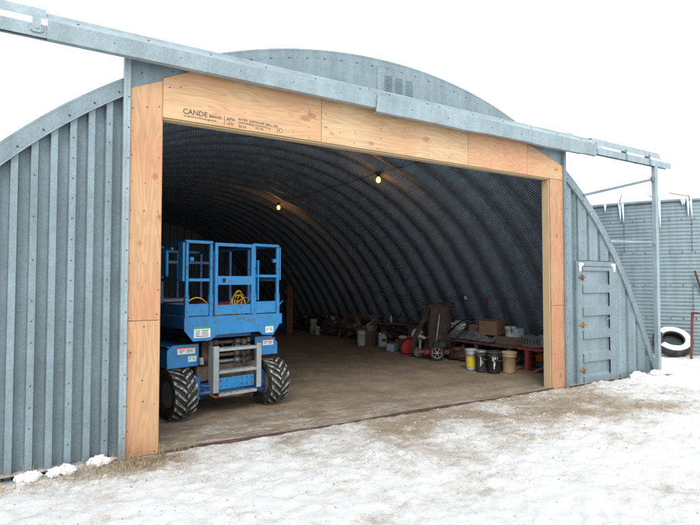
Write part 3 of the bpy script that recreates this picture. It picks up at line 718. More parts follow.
# ------------------------------------------------------------------ grain bin
SCX, SCY, SR, SH = 15.2, 3.2, 4.2, 3.56
silo = thing('grain_bin', 'round grey corrugated grain bin with snow on its roof beside the shed', 'grain bin', (SCX, SCY, 0))
b = MB(); prof = []; z = -.1
while z < SH - .02:
    for k in range(6): prof.append((SR + .0065 * math.cos(k / 6 * 2 * math.pi), z + k * .085 / 6))
    z += .085
b.lathe(prof, n=220)
sl_ = b.build('bin_wall', [SILO], silo)
b = MB()
for zz_, ph in ((.86, 0), (1.62, .1), (2.38, 0), (3.14, .1)):
    for a in np.arange(0, 2 * math.pi, .0595): 
        if math.cos(a - math.atan2(-8.8, -16.5)) > .3: b.disc((SR * math.cos(a), SR * math.sin(a), zz_), .013, (math.cos(a), math.sin(a), 0), .03, 6)
for k, a in enumerate(np.arange(0, 2 * math.pi, .33)):
    for r0 in (0, 1, 2, 3, 4):
        aa = a + (r0 % 2) * .165
        if math.cos(aa - math.atan2(-8.8, -16.5)) > .3:
            for zz_ in np.arange(.13 + r0 * .76, min(.86 + r0 * .76, 3.6), .06): b.disc((SR * math.cos(aa), SR * math.sin(aa), zz_), .012, (math.cos(aa), math.sin(aa), 0), .03, 6)
tag(b.build('seam_bolts', BOLT, silo), kind='stuff')
MB().lathe([(SR - .02, SH - .01), (SR + .05, SH - .012), (SR + .05, SH + .03), (SR - .0, SH + .03)], n=120).build('eave_ring', STEEL, silo)
b = MB(); pr = [(SR + .03, SH + .028), (SR + .075, SH + .05), (SR + .06, SH + .10), (SR - .2, SH + .17), (2.2, SH + .95), (.45, SH + 1.75)]
n = 160; bm = b.bm; rings = []
for (r, z) in pr:
    rings.append([bm.verts.new(((r + (.03 * math.sin(j * .9) * math.sin(j * .37) if z < SH + .12 else 0)) * math.cos(2 * math.pi * j / n), (r + (.03 * math.sin(j * .9) * math.sin(j * .37) if z < SH + .12 else 0)) * math.sin(2 * math.pi * j / n), z + (.02 * math.sin(j * 1.3) if SH + .06 < z < SH + .2 else 0))) for j in range(n)])
for A, B in zip(rings, rings[1:]):
    for j in range(n): bm.faces.new((A[j], A[(j + 1) % n], B[(j + 1) % n], B[j])).smooth = True
bm.faces.new(rings[-1])
b.build('roof_snow', SNOW, silo)
MB().lathe([(.45, SH + 1.7), (.45, SH + 1.95), (.2, SH + 2.05), (.001, SH + 2.08)], n=24).build('roof_cap', SNOW, silo)
def onbin(px_ang, z, off=0.):     # point on the bin wall at an azimuth seen from the camera
    a = math.radians(px_ang); dx, dy = math.sin(a), math.cos(a)
    ox, oy = -1.254 - SCX, -5.577 - SCY; B_ = ox * dx + oy * dy; C_ = ox * ox + oy * oy - (SR + off) ** 2; t = -B_ - math.sqrt(B_ * B_ - C_)
    return Vector((-1.254 + t * dx, -5.577 + t * dy, z))
def az(px): return 32.088 + math.degrees(math.atan((px - 350) / 537.3))
ici = [(657.5, .55, 'long icicle hanging from the bin eave, left one of the thickest pair'), (660.5, .66, 'longest icicle on the bin eave, just right of its twin'), (689.3, .40, 'icicle at the far right of the bin eave, left one of its pair'), (692, .42, 'icicle at the far right of the bin eave, right one of its pair'),
       (620.5, .42, 'icicle on the bin eave seen left of the track post, left one of the pair'), (623.5, .47, 'icicle on the bin eave seen left of the track post, right one of the pair'), (606, .17, 'short stubby icicle on the bin eave near the arch edge'), (683, .14, 'tiny icicle between the two right pairs, left one'), (685.5, .12, 'tiny icicle between the two right pairs, right one')]
for px, l, lab in ici:
    p = onbin(az(px), SH + .02, .08); b = MB(); lean = Vector((random.uniform(.0, .04), 0, 0))
    b.tube([Vector((0, 0, 0)), Vector((0, 0, -l * .3)) + lean * .4, Vector((0, 0, -l * .7)) + lean, Vector((0, 0, -l)) + lean * 1.2], [.03, .024, .016, .004], 8)
    tag(b.build('icicle', ICE, loc=p), lab, 'icicle', 'icicles along the bin eave')
for px, top, lx in ((658, .20, -.25), (690, .24, -.55), (622, .30, -.05)):
    p = onbin(az(px), SH + .05, .02); b = MB(); q = p - silo.location
    rad = Vector((SCX - p.x, SCY - p.y, 0)).normalized(); side = Vector((rad.y, -rad.x, 0))
    b.tube([q - rad * .09 + Vector((0, 0, -.07)), q - rad * .08 + Vector((0, 0, .04)), q + rad * .1 + side * (-lx * .4) * -1 + Vector((0, 0, top * .5)), q + rad * .25 + side * lx * .6 + Vector((0, 0, top * .75))], .012, 6)
    b.build('roof_hook', RUST, silo)

# overhead cables from the shed ridge to a pole beyond the bin (the pole stands out of view)
def cab(a, c, lab):
    a, c = Vector(a), Vector(c); pts = [a.lerp(c, t) - Vector((0, 0, .15 * 4 * t * (1 - t))) for t in np.linspace(0, 1, 30)]
    tag(MB().tube(pts, .009, 5).build('overhead_cable', GREY), lab, 'cable', 'overhead cables right of the shed')
cab((15.41, 7.35, 7.65), (60.72, 14.44, 6.0), 'thin dark overhead cable right of the track post, the lower and steeper one')
cab((15.41, 7.35, 7.59), (60.7, 14.42, 6.76), 'thin dark overhead cable right of the track post, the upper one')

# ------------------------------------------------------------------ snow covered tyre and red stand
def tyre_mesh(name, Ro, Ri, w_, matl, M=None, parent=None):
    h = w_ / 2; pr = [(Ri, -h * .75), (Ri + .02, -h * .9), ((Ro + Ri) / 2, -h), (Ro - .03, -h * .9), (Ro - .005, -h * .7), (Ro, 0), (Ro - .005, h * .7), (Ro - .03, h * .9), ((Ro + Ri) / 2, h), (Ri + .02, h * .9), (Ri, h * .75), (Ri + .015, h * .5), (Ri + .06, h * .7), ((Ro + Ri) / 2, h * .85), (Ro - .05, h * .5), (Ro - .05, -h * .5), ((Ro + Ri) / 2, -h * .85), (Ri + .06, -h * .7), (Ri + .015, -h * .5), (Ri, -h * .75)]
    b = MB(); b.lathe(pr, n=48, M=M, cap=False)
    return b.build(name, matl, parent)
tz_ = thing('discarded_tyre', 'big worn black tyre leaning at the grain bin with snow on its rim', 'tyre', (11.28, .82, .0))
nrm = Vector((-.52, -.46, .82)).normalized(); M = nrm.to_track_quat('Z', 'Y').to_matrix().to_4x4()
Ro, Ri, hw = .40, .20, .11
zc = Ro * math.sqrt(1 - nrm.z ** 2) + hw * nrm.z + .02
M4 = Matrix.Translation((0, 0, zc)) @ M
o = tyre_mesh('tyre_body', Ro, Ri, hw * 2, RUBBER, M4, tz_)
b = MB(); n = 60; bm = b.bm; rings = []
up = M.to_3x3().inverted() @ Vector((0, 0, 1)); ua = math.atan2(up.y, up.x)
pr = [(Ri + .03, hw * .95, 0), (Ri + .045, hw + .012, 1), ((Ro + Ri) / 2, hw + .026, 1), (Ro - .06, hw + .012, 1), (Ro - .04, hw * .85, 0)]
for (r, z, k) in pr:
    ring = []
    for j in range(n):
        a = 2 * math.pi * j / n; nn = .6 + .4 * math.sin(3 * a + 1) + .2 * math.sin(7 * a)
        ring.append(bm.verts.new(M4 @ Vector(((r + random.uniform(-.004, .004)) * math.cos(a), r * math.sin(a), z + k * .015 * nn))))
    rings.append(ring)
for A, B in zip(rings, rings[1:]):
    for j in range(n):
        a = 2 * math.pi * j / n
        if math.cos(a - ua - 1.5) > .8: continue
        bm.faces.new((A[j], A[(j + 1) % n], B[(j + 1) % n], B[j])).smooth = True
b.build('snow_cap', SNOW, tz_)

rs = thing('metal_stand', 'red rusty tubular stand with snow on its top bar by the bin', 'stand', (10.80, -.15, 0))
T = 1.04
b = MB(); b.bar((0, 0, T), (1.0, .1, T), .04); b.bar((0, 0, T), (.22, .42, T), .04); b.build('top_bar', REDP, rs)
for a_, c_ in (((0, 0, T), (.36, -.05, 0)), ((1., .1, T), (.85, .05, 0)), ((.22, .42, T), (.3, .5, 0))): MB().bar(a_, c_, .04).build('leg', REDP, rs)
b = MB(); b.bar((.11, -.015, .72), (.95, .1, .72), .03); b.build('cross_bar', REDP, rs)
MB().box((.5, .05, T + .035), (1.0, .05, .03), Matrix.Rotation(math.atan2(.1, 1), 3, 'Z'), bev=.01).build('snow_cap', SNOW, rs)
MB().box((.5, .05, .75), (.8, .04, .022), Matrix.Rotation(math.atan2(.1, 1), 3, 'Z'), bev=.008).build('snow_cap', SNOW, rs)
tag(MB().tube([(12.45, .3, 0), (11.75, .55, 1.95)], .025, 8).build('iron_rod', RUSTD), 'dark iron rod leaning against the bin behind the red stand', 'rod')
# ------------------------------------------------------------------ scissor lift
lift = thing('scissor_lift', 'blue scissor lift with railed platform and chunky tyres inside the doorway', 'scissor lift', (1.147, 1.327, 0), .165)
WR, WA, WW = .315, .672, .29
def wheel(sx_, y, steer=0.):
    W = bpy.data.objects.new('wheel', None)
    h = WW / 2; pr = [(.16, -h * .8), (.19, -h * .95), (.25, -h), (WR - .045, -h * .92), (WR - .03, -h * .8), (WR - .028, 0), (WR - .03, h * .8), (WR - .045, h * .92), (.25, h), (.19, h * .95), (.16, h * .8)]
    t = MB().lathe(pr, n=40, axis='x', cap=False).build('wheel', RUBBER, lift, loc=(sx_ * WA, y, WR + .004)); t.rotation_euler.z = steer
    b = MB(); n = 18
    for k in range(n):
        for side in (-1, 1):
            a0 = 2 * math.pi * (k + (.5 if side > 0 else 0)) / n
            secs = []
            for i in range(5):
                f_ = i / 4; xx = side * (.004 + f_ * (h * .97)); aa = a0 - .44 * f_ ; rr_ = WR - .0 - .012 * f_ * f_; rb = WR - .05 - (.02 if i == 4 else 0); wd = .017 + .010 * f_
                secs.append([Vector((xx, r * math.sin(aa + dd_), -r * math.cos(aa + dd_))) for r, dd_ in ((rb, -wd / rb * 1.25), (rr_, -wd / rb * .8), (rr_, wd / rb * .8), (rb, wd / rb * 1.25))])
            vs = [[b.bm.verts.new(p) for p in s_] for s_ in secs]
            for A, B in zip(vs, vs[1:]):
                for j in range(3):
                    b.mi = 1 if j == 1 else 0
                    b._n([b.bm.faces.new((A[j], A[j + 1], B[j + 1], B[j]))])
            b.mi = 0; b._n([b.bm.faces.new(vs[0]), b.bm.faces.new(vs[-1][::-1])])
    b.build('tread', [RUBBER, LUG], t)
    b = MB(); o = sx_ * h
    b.lathe([(.175, o * .8), (.17, o * .55), (.15, o * .4), (.10, o * .45), (.08, o * .75), (.05, o * .8), (.0005, o * .8)], n=24, axis='x')
    b.lathe([(.17, -o * .8), (.16, -o * .4), (.06, -o * .4), (.06, -o * 1.2), (.0005, -o * 1.2)], n=24, axis='x')
    for k in range(6): a = k * math.pi / 3; b.disc((o * .47, .125 * math.cos(a), .125 * math.sin(a)), .012, (sx_, 0, 0), .02, 6)
    b.build('rim', GREY, t)
    bpy.data.objects.remove(W); return t
for sx_ in (-1, 1):
    wheel(sx_, 0, .0); wheel(sx_, 1.75)
# axle, chassis
b = MB(); b.bar((-.52, 0, .33), (.52, 0, .33), .12, .14); b.box((-.46, -.02, .36), (.10, .22, .30), bev=.02); b.box((.46, -.02, .36), (.10, .22, .30), bev=.02); b.tube([(-.5, -.14, .30), (.5, -.14, .30)], .025); b.tube([(-.44, -.12, .4), (-.2, -.16, .36), (.1, -.1, .3)], .012)
b.build('front_axle', BLUED, lift)
b = MB(); b.bar((-.52, 1.75, .33), (.52, 1.75, .33), .14, .14); b.build('rear_axle', BLUED, lift)
MB().b2(-.42, .46, -.02, 2.0, .42, .62, bev=.01).build('chassis', GREASE, lift)
b = MB(); b.b2(-.25, .40, -.13, -.03, .36, .45).b2(-.2, .38, -.12, .2, .22, .27); b.tube([(-.35, -.1, .33), (-.25, -.17, .24), (.1, -.17, .22), (.42, -.12, .28)], .018, 8); b.build('lower_frame', RUST, lift)
# side covers with chamfered outer corners
def cover_panel(x0, x1, xc, z0, z1, zc, y1=1.7):
    b = MB(); b.prism([(x0, z0), (x1, z0 + .005), (x1, z1)] + ([(xc, z1), (x0, zc)] if abs(xc - x0) < abs(xc - x1) else []) if xc < 0 else [(x0, z0), (x1, z0), (x1, zc), (xc, z1), (x0, z1)], -.07, -.05, 'y', bev=.003)
    return b
b = cover_panel(-.83, -.42, -.76, .635, .915, .86); b.b2(-.82, -.80, -.05, 2.0, .64, .86).b2(-.82, -.42, -.05, 2.0, .885, .90)
cl = b.build('side_cover', BLUE, lift)
b = cover_panel(.40, .76, .66, .69, .945, .85); b.b2(.73, .75, -.05, 2.0, .7, .85).b2(.4, .74, -.05, 2.0, .90, .915)
cr = b.build('side_cover', BLUE, lift)
def decal(x, z, w_, h_, y, parent, bar=None, side='top', txt=(), bx=0):
    b = MB(); b.b2(x, x + w_, y - .002, y, z, z + h_)
    if bar:
        b.mi = 1; bh = h_ * .2; b.b2(x + w_ * bx, x + w_, y - .0035, y - .002, z + h_ - bh, z + h_)
    b.mi = 2
    for k, (tx, tz2, tw) in enumerate(txt): b.b2(x + tx * w_, x + (tx + tw) * w_, y - .0035, y - .002, z + tz2 * h_, z + (tz2 + .07) * h_)
    return b.build('decal', [PAPER, {'r': REDL, 'g': GREEN, None: INK}[bar], INK], parent)
lines = [(.08, .55, .35), (.08, .38, .3), (.5, .55, .4), (.5, .38, .35), (.5, .2, .42), (.08, .2, .22)]
decal(-.70, .80, .23, .085, -.0705, cl, 'r', txt=lines); decal(-.56, .70, .11, .08, -.0705, cl, 'g', txt=lines)
decal(.52, .82, .17, .085, -.0705, cr, 'r', txt=lines)
# scissor stack, folded
for k in range(4):
    z = .655 + k * .082
    for x, dzs in ((-.30, 1), (-.235, -1), (.315, 1), (.25, -1)):
        b = MB(); b.bar((x, -.04, z + .012 * dzs), (x, 1.95, z - .012 * dzs), .045, .06); b.tube([(x - .035, .0, z), (x + .035, .0, z)], .036, 12); b.build('scissor_arm', GREASE, lift)
    b = MB(); b.tube([(-.34, .0, z), (.36, .0, z)], .024, 12); b.tube([(-.2, .0, z), (-.12, .0, z)], .04, 12); b.tube([(.12, .0, z), (.2, .0, z)], .04, 12)
    b.build('scissor_pin', GREASE if k % 2 else GREY, lift); MB().tube([(-.34, 1.9, z), (.36, 1.9, z)], .024, 12).build('scissor_pin', GREASE, lift)
b = MB()
for i in range(5): b.tube([(-.36 + .02 * i, -.06, .62), (-.38 + .015 * i, -.09, .75), (-.36 + .02 * i, -.04, .93)], .009, 6)
b.tube([(-.1, -.03, .9), (0, -.06, .78), (.12, -.03, .92)], .01, 6); b.build('hydraulic_hose', RUSTD, lift)
MB().b2(-.33, .36, -.02, 2.05, .965, 1.01).build('upper_frame', BLUED, lift)
MB().box((-.41, -.12, .70), (.05, .05, .09), bev=.006).build('plug_box', GREY, lift)
# entry ladder
LY = -.235
lad = MB().b2(-.30, -.225, LY, LY + .012, .30, .88).b2(-.30, -.285, LY + .012, LY + .14, .30, .88).build('ladder_side', LADDER, lift)
MB().b2(.325, .395, LY, LY + .012, .30, .88).b2(.38, .395, LY + .012, LY + .14, .30, .88).build('ladder_side', LADDER, lift)
for z in (.845, .565, .28):
    b = MB(); b.b2(-.225, .325, LY - .004, LY + .10, z - .002, z + .004); b.b2(-.225, .325, LY - .006, LY + .0, z - .03, z + .004); 
    for i in range(6): b.b2(-.2 + i * .085, -.15 + i * .085, LY - .002, LY + .09, z + .004, z + .009)
    b.build('rung', LADDER, lift)
b = MB(); b.b2(-.22, .30, LY + .03, LY + .045, .33, .475); b.mi = 1
for x in (-.18, -.1, .12, .2, .27): b.disc((x, LY + .03, .44), .009, h=.004); b.disc((x, LY + .03, .37), .009, h=.004)
b.build('step_plate', [BLUE, BLACK], lift)
# platform
PY = -.235; PX = .69; PL = 2.15
b = MB(); b.prism([(-PX, 1.265), (-PX, 1.10), (-.575, .965), (-.34, .965), (-.25, 1.03), (.36, 1.035), (.41, .985), (.58, .97), (PX, 1.13), (PX, 1.265)], PY, PY + .012, 'y', bev=.002)
fp = b.build('front_apron', BLUE, lift)
decal(-.565, 1.005, .215, .135, PY - .0005, fp, 'g', txt=[(.08, .6, .3), (.45, .62, .45), (.08, .42, .3), (.45, .45, .4), (.08, .25, .25), (.45, .28, .45), (.1, .1, .8)])
decal(.455, 1.01, .125, .10, PY - .0005, fp, 'g', txt=lines)
b = MB(); b.b2(-PX, -PX + .012, PY + .014, PL, 1.12, 1.265).b2(PX - .012, PX, PY + .014, PL, 1.13, 1.265).b2(-PX + .014, PX - .014, PL - .012, PL, 1.1, 1.265)
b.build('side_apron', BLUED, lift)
MB().b2(-PX + .014, PX - .014, PY + .016, PL - .014, 1.215, 1.245).build('deck', GREY, lift)
H = 2.185; s_ = .038
def tb(name, a, c, w_=s_, h_=None, m_=BLUE, parent=None): return MB().bar(a, c, w_, h_).build(name, m_, parent or lift)
fy_ = PY + .03
# toe boards
MB().b2(-.645, -.345, fy_ - .006, fy_ + .006, 1.275, 1.42).build('toe_board', BLUE, lift)
MB().b2(.30, .645, fy_ - .006, fy_ + .006, 1.275, 1.43).build('toe_board', BLUE, lift)
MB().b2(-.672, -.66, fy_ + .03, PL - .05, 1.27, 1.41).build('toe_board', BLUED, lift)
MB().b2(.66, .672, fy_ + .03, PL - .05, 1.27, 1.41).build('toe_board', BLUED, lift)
# front fixed rails
def post(x, y, z0=1.25, z1=H - .02, m_=BLUE, w_=s_):
    b = MB(); b.b2(x - w_ / 2, x + w_ / 2, y - w_ / 2, y + w_ / 2, z0, z1, bev=.004)
    b.b2(x - w_ * .66, x + w_ * .66, y - w_ * .66, y + w_ * .66, z0, z0 + .28, bev=.004)
    b.mi = 1
    for z in (z0 + .08, z0 + .25, z0 + .62): b.disc((x, y - w_ * .66, z), .008)
    return b.build('post', [m_, BOLT], lift)
post(-.655, fy_); post(-.335, fy_); post(.29, fy_); post(.66, fy_)
def rail(x0, x1, z, y=fy_, h_=s_): return MB().b2(x0, x1, y - s_ / 2, y + s_ / 2, z - h_ / 2, z + h_ / 2, bev=.004).build('rail', BLUE, lift)
rail(-.676, -.312, H); rail(-.633, -.357, 1.715); rail(.268, .682, H); rail(.312, .638, 1.77)
# gate
gate = MB().b2(-.30, -.262, fy_ - .05, fy_ - .02, 1.275, H).b2(.225, .262, fy_ - .05, fy_ - .02, 1.275, H).b2(-.262, .225, fy_ - .05, fy_ - .02, H - .04, H).build('gate', BLUE, lift)
b = MB(); yg = (fy_ - .052, fy_ - .02)
b.b2(-.262, -.20, *yg, 1.655, 1.765); b.b2(-.155, .225, *yg, 1.655, 1.765); b.b2(-.20, -.155, *yg, 1.655, 1.685); b.b2(-.20, -.155, *yg, 1.735, 1.765); b.build('gate_bar', BLUE, gate)
MB().b2(-.262, .225, fy_ - .035, fy_ - .025, 1.28, 1.40).build('kick_plate', BLUE, gate)
MB().b2(-.205, -.15, fy_ - .019, fy_ - .015, 1.68, 1.74).build('latch', BLACK, gate)
# folding plates beside the front corner posts
MB().b2(-.71, -.682, fy_ - .01, fy_ + .13, 1.70, 2.17, bev=.002).build('fold_plate', BLUE, lift)
MB().b2(.692, .712, fy_ - .01, fy_ + .06, 1.72, 2.17, bev=.002).build('fold_plate', BLUE, lift)
MB().b2(.335, .35, fy_ - .03, fy_ + .05, 1.45, 1.98).build('fold_plate', BLUE, lift)
b = MB(); b.box((-.60, fy_ - .01, 1.97), (.05, .05, .05), bev=.005); b.build('latch', BLUE, lift); MB().box((.61, fy_, 1.98), (.05, .05, .05), bev=.005).build('latch', BLUE, lift)
# side and rear rails
for sx_ in (-1, 1):
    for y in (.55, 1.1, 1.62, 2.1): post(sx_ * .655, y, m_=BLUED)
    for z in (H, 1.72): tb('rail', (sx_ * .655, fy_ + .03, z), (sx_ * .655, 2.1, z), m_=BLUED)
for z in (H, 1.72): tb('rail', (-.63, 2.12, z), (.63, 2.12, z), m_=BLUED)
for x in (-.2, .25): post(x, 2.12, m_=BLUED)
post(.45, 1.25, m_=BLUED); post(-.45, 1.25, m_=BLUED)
tb('rail', (-.45, 1.25, 1.98), (.45, 1.25, 1.98), m_=BLUED)
MB().b2(-.73, -.69, .24, .50, 1.76, 2.10, bev=.008).build('control_box', BLUE, lift); tb('control_bracket', (-.70, .12, 2.11), (-.70, .55, 2.11), .03)
b = MB(); b.prism([(.69, 1.30), (.80, 1.42), (.81, 1.43), (.69, 1.36)], PY + .1, PY + .13, 'y'); b.b2(.69, .72, PY, PY + .3, 1.12, 1.26); b.build('side_bracket', BLUE, lift)
# things carried on the platform
LM = Matrix.Translation((1.147, 1.327, 0)) @ Matrix.Rotation(.165, 4, 'Z')
def onlift(o): o.matrix_world = LM; return o
b = MB(); pts = []
for t in np.linspace(0, 1, 16): pts.append((-.62 + .36 * t, fy_ + .09, 1.36 + .19 * math.sin(t * math.pi * .75 + .35) - .12 * t))
pts += [(-.18, fy_ + .12, 1.27), (0, fy_ + .1, 1.30), (.1, fy_ + .08, 1.275)]
b.tube(pts, .0065, 6)
pts = [(-.5 + .3 * t, fy_ + .14, 1.258 + .09 * math.sin(t * math.pi)) for t in np.linspace(0, 1, 10)] + [(-.1 + .3 * t, fy_ + .15, 1.26 + .12 * math.sin(t * math.pi)) for t in np.linspace(0, 1, 10)]; b.tube(pts, .008, 6)
for k in range(6):
    c = (.13 + .022 * (k % 4), fy_ + .1 + .02 * k, 1.39 + .02 * (k % 3)); rx, rz, tl_ = .115 - .022 * (k % 3), .13 - .02 * (k % 4), .25 * (k - 2)
    b.tube([(c[0] + rx * math.cos(a) * math.cos(tl_) - .02 * math.sin(a), c[1] + .03 * math.sin(a + k), max(1.262, c[2] + rz * math.sin(a) + .02 * k * math.cos(a))) for a in np.linspace(0, 6.28, 26)[:-1]], .0055, 6, closed=True)
tag(onlift(b.build('power_cord', YELLOW)), 'yellow power cord looped and coiled on the platform of the blue lift', 'cord')
b = MB(); b.b2(-.1, .55, .55, 1.0, 1.247, 1.40, bev=.01); onlift(b.build('tool_case', REDP)); tag(bpy.data.objects['tool_case'], 'dull red tool case on the floor of the lift platform', 'tool case')
b = MB()
for i in range(3): b.prism([(-.42, 1.248 + .07 * i), (.02, 1.25 + .07 * i), (.0, 1.31 + .07 * i), (-.4, 1.30 + .07 * i)], 1.3, 1.9, 'y', bev=.01)
tag(onlift(b.build('grey_bags', GREY)), 'pile of grey cement bags at the back of the lift platform', 'bags'); bpy.data.objects['grey_bags'].name = 'bag_pile'
b = MB(); b.b2(.42, .44, -.05, .0, 1.262, 1.34); tag(onlift(b.lathe([(.03, 1.25), (.033, 1.34), (.001, 1.345)], (.38, 0, 0), 12).build('paper_cup', WHITEP)), 'small white cup on the lift platform beside the yellow cord', 'cup')

# ------------------------------------------------------------------ clutter along the right side
def pail(name, r, h, body, loc, label, cat='bucket', group='pails lined up in front of the bench', lid=None, labelm=None, splash=False, rot=0., handle=True, tilt=None, open_=False):
    t = thing(name, label, cat, loc, rot, group)
    b = MB(); pr = [(.001, 0), (r * .86, 0), (r * .88, .01), (r * .97, h * .80), (r * 1.06, h * .81), (r * 1.06, h * .84), (r * .985, h * .85), (r * 1.0, h * .90), (r * 1.07, h * .905), (r * 1.07, h * .93), (r, h * .935), (r * 1.01, h)]
    if open_ or lid is None: pr += [(r * .97, h), (r * .93, h * .85), (r * .82, .03), (.001, .03)]
    b.lathe(pr, n=28); b.build('body', body, t)
    if lid is not None: MB().lathe([(r * 1.02, h - .02), (r * 1.08, h - .018), (r * 1.08, h + .012), (r * .96, h + .014), (r * .93, h + .004), (.001, h + .004)], n=28).build('lid', lid, t)
    def wrap(z0, z1, a0, a1, off):
        b = MB(); n = 12; R_ = lambda z: r * (.88 + .09 * z / (h * .8)) + off
        b.strip([(R_(z0) * math.cos(a), R_(z0) * math.sin(a), z0) for a in np.linspace(a0, a1, n)], [(R_(z1) * math.cos(a), R_(z1) * math.sin(a), z1) for a in np.linspace(a0, a1, n)], True); return b
    if labelm: wrap(h * .16, h * .66, math.pi * .62, math.pi * 1.75, .0015).build('paper_label', labelm, t)
    if splash:
        for k in range(7):
            a = math.pi * 1.28 + random.uniform(-.35, .35); z = random.uniform(.2, .7) * h; wrap(z, min(h * .78, z + random.uniform(.03, .12)), a, a + random.uniform(.05, .16), .002).build('paint_splash', WHITEP, t)
    if handle:
        pts = [(r * 1.1 * math.cos(a), -r * .5 * math.sin(a) - r * .9 * math.sin(a), h * .88 - .10 * math.sin(a)) for a in np.linspace(0, math.pi, 14)]; MB().tube(pts, .003, 5).build('handle', GREY, t)
    if tilt: t.rotation_euler = (tilt[0], tilt[1], rot)
    return t
pail('paint_pail', .105, .38, PLASW, (6.25, 2.0, .01), 'white pail with a bright yellow label, first in the row of pails', lid=PLASW, labelm=YLAB)
pail('paint_pail', .105, .38, BLACKD, (6.25, 1.74, .01), 'narrow dark pail with white paint runs between the yellow-labelled pail and a wider black one', splash=True, lid=GREY)
pail('paint_pail', .135, .38, BLACK, (6.37, 1.53, .01), 'wide black pail smeared with white paint, next to the tan bucket', splash=True, lid=BLACKD)
pail('plastic_bucket', .135, .37, TAN, (6.62, 1.39, .01), 'tan plastic bucket, nearest to the right door jamb in the row', lid=TAN)
pail('plastic_bucket', .12, .24, ORANGE, (7.71, 1.55, .01), 'orange bucket half hidden behind the right door jamb', group='other buckets in the shed', handle=False, open_=True)
pail('plastic_bucket', .12, .38, PLASW, (6.58, 6.35, .01), 'dirty white bucket standing alone left of the white jug', group='other buckets in the shed')
pail('plastic_bucket', .12, .33, PLASW, (7.42, 8.2, .12), 'pale bucket lying tilted behind the standing white bucket', group='other buckets in the shed', tilt=(.1, -.45), open_=True)
pail('plastic_bucket', .12, .45, PLASW, (7.08, 9.95, .01), 'tall white pail deep in the shed below the plank, the bigger of two', group='other buckets in the shed', lid=PLASW)
pail('plastic_bucket', .085, .26, PLASW, (6.95, 9.45, .01), 'small white pail in front of the tall one deep in the shed', group='other buckets in the shed')

# jerrycan
t = thing('jerrycan', 'red plastic fuel can on the floor beside the cart wheel', 'fuel can', (6.65, 4.45, .01), -.45)
b = MB(); b.prism([(-.17, 0), (.17, 0), (.175, .05), (.17, .27), (.13, .34), (.02, .345), (-.10, .30), (-.16, .22), (-.18, .1)], -.09, .09, 'y', bev=.022); b.mi = 0
for x in (-.1, 0, .1): b.b2(x - .008, x + .008, -.094, .094, .05, .24, bev=.004)
b.build('body', RED, t); MB().tube([(-.07, 0, .315), (-.03, 0, .38), (.08, 0, .39), (.12, 0, .34)], .014, 8).build('handle', RED, t); MB().tube([(-.12, 0, .27), (-.16, 0, .32), (-.17, 0, .345)], [.03, .03, .02], 10).build('spout', BLACK, t)
# white jug
t = thing('chemical_jug', 'pale blue plastic jug with a black and yellow label', 'jug', (6.9, 5.85, .01), -.35)
b = MB(); b.prism([(-.105, 0), (.105, 0), (.11, .04), (.11, .22), (.09, .28), (.0, .31), (-.02, .325), (-.09, .325), (-.105, .29)], -.07, .07, 'y', bev=.02); b.build('body', BLUEPL, t)
MB().lathe([(.028, .32), (.03, .355), (.001, .357)], (-.055, 0, 0), 14).build('cap', WHITEP, t); MB().tube([(-.02, 0, .31), (.04, 0, .33), (.09, 0, .25)], .013, 8).build('handle', BLUEPL, t)
MB().b2(-.03, .09, -.0715, -.07, .13, .21).build('dark_label', INK, t); MB().b2(-.03, .09, -.0715, -.07, .06, .13).build('yellow_label', YLAB, t)
# white box and bag beside the jerrycan
b = MB(); b.box((0, 0, .10), (.30, .2, .18), Matrix.Rotation(.1, 3, 'X'), bev=.012); o = b.build('plastic_box', BLUEPL, loc=(6.62, 5.02, .0), rotz=.5); tag(o, 'pale plastic box on the floor left of the red fuel can', 'box')
bm = bmesh.new(); bmesh.ops.create_icosphere(bm, subdivisions=3, radius=.1)
for v in bm.verts: v.co *= 1 + .5 * (float(fbm(np.array([v.co.x * 12 + 9]), np.array([v.co.y * 12 + v.co.z * 9 + 9]), 1, 3, 300)[0]) - .5); v.co.x *= 1.5
me = bpy.data.meshes.new('plastic_bag'); bm.to_mesh(me); bm.free(); me.materials.append(PLASW); o = bpy.data.objects.new('plastic_bag', me); COL.objects.link(o); o.scale = (.9, .6, .5); o.location = (6.90, 4.95, .33); tag(o, 'crumpled white bag just above the pale box beside the fuel can', 'bag')
MB().box((0, 0, 0), (.3, .3, .26), bev=.01).build('wooden_crate', WOOD, loc=(6.98, 5.06, .14), rotz=.3); tag(bpy.data.objects['wooden_crate'], 'low dark wooden crate behind the pale plastic box', 'crate')

# wheeled cart / tiller with red frame in front of the covered machine
t = thing('push_mower', 'old push mower with red deck, spoked wheels and dark handle', 'mower', (6.48, 3.24, .0), -.56)
wd = Vector((-.12, -.98, 0)).normalized()
def cart_wheel(c, r, name='wheel'):
    M = wd.to_track_quat('Z', 'Y').to_matrix().to_4x4(); M = Matrix.Translation(c) @ M
    o = MB().lathe([(r * .7, -.03), (r * .9, -.035), (r, -.02), (r, .02), (r * .9, .035), (r * .7, .03), (r * .7, -.03)], n=28, M=M, cap=False).build(name, RUBBER, t)
    b = MB(); b.lathe([(r * .71, -.01), (r * .71, .02), (r * .62, .024), (r * .60, -.01)], n=28, M=M, cap=False); b.lathe([(.001, .03), (r * .2, .03), (r * .22, 0)], n=14, M=M)
    for k in range(6):
        a = k * math.pi / 3; b.bar(M @ Vector((0, 0, .012)), M @ Vector((r * .66 * math.cos(a), r * .66 * math.sin(a), .012)), .03, .012)
    b.build('hub', LADDER, o); return o
cart_wheel((0, 0, .165), .16); cart_wheel((.42, .45, .125), .12); cart_wheel((-.35, .5, .125), .12)
b = MB(); b.box((.02, .3, .17), (.55, .42, .1), bev=.02); b.box((-.25, .15, .18), (.30, .05, .05)); b.build('deck', REDP, t)
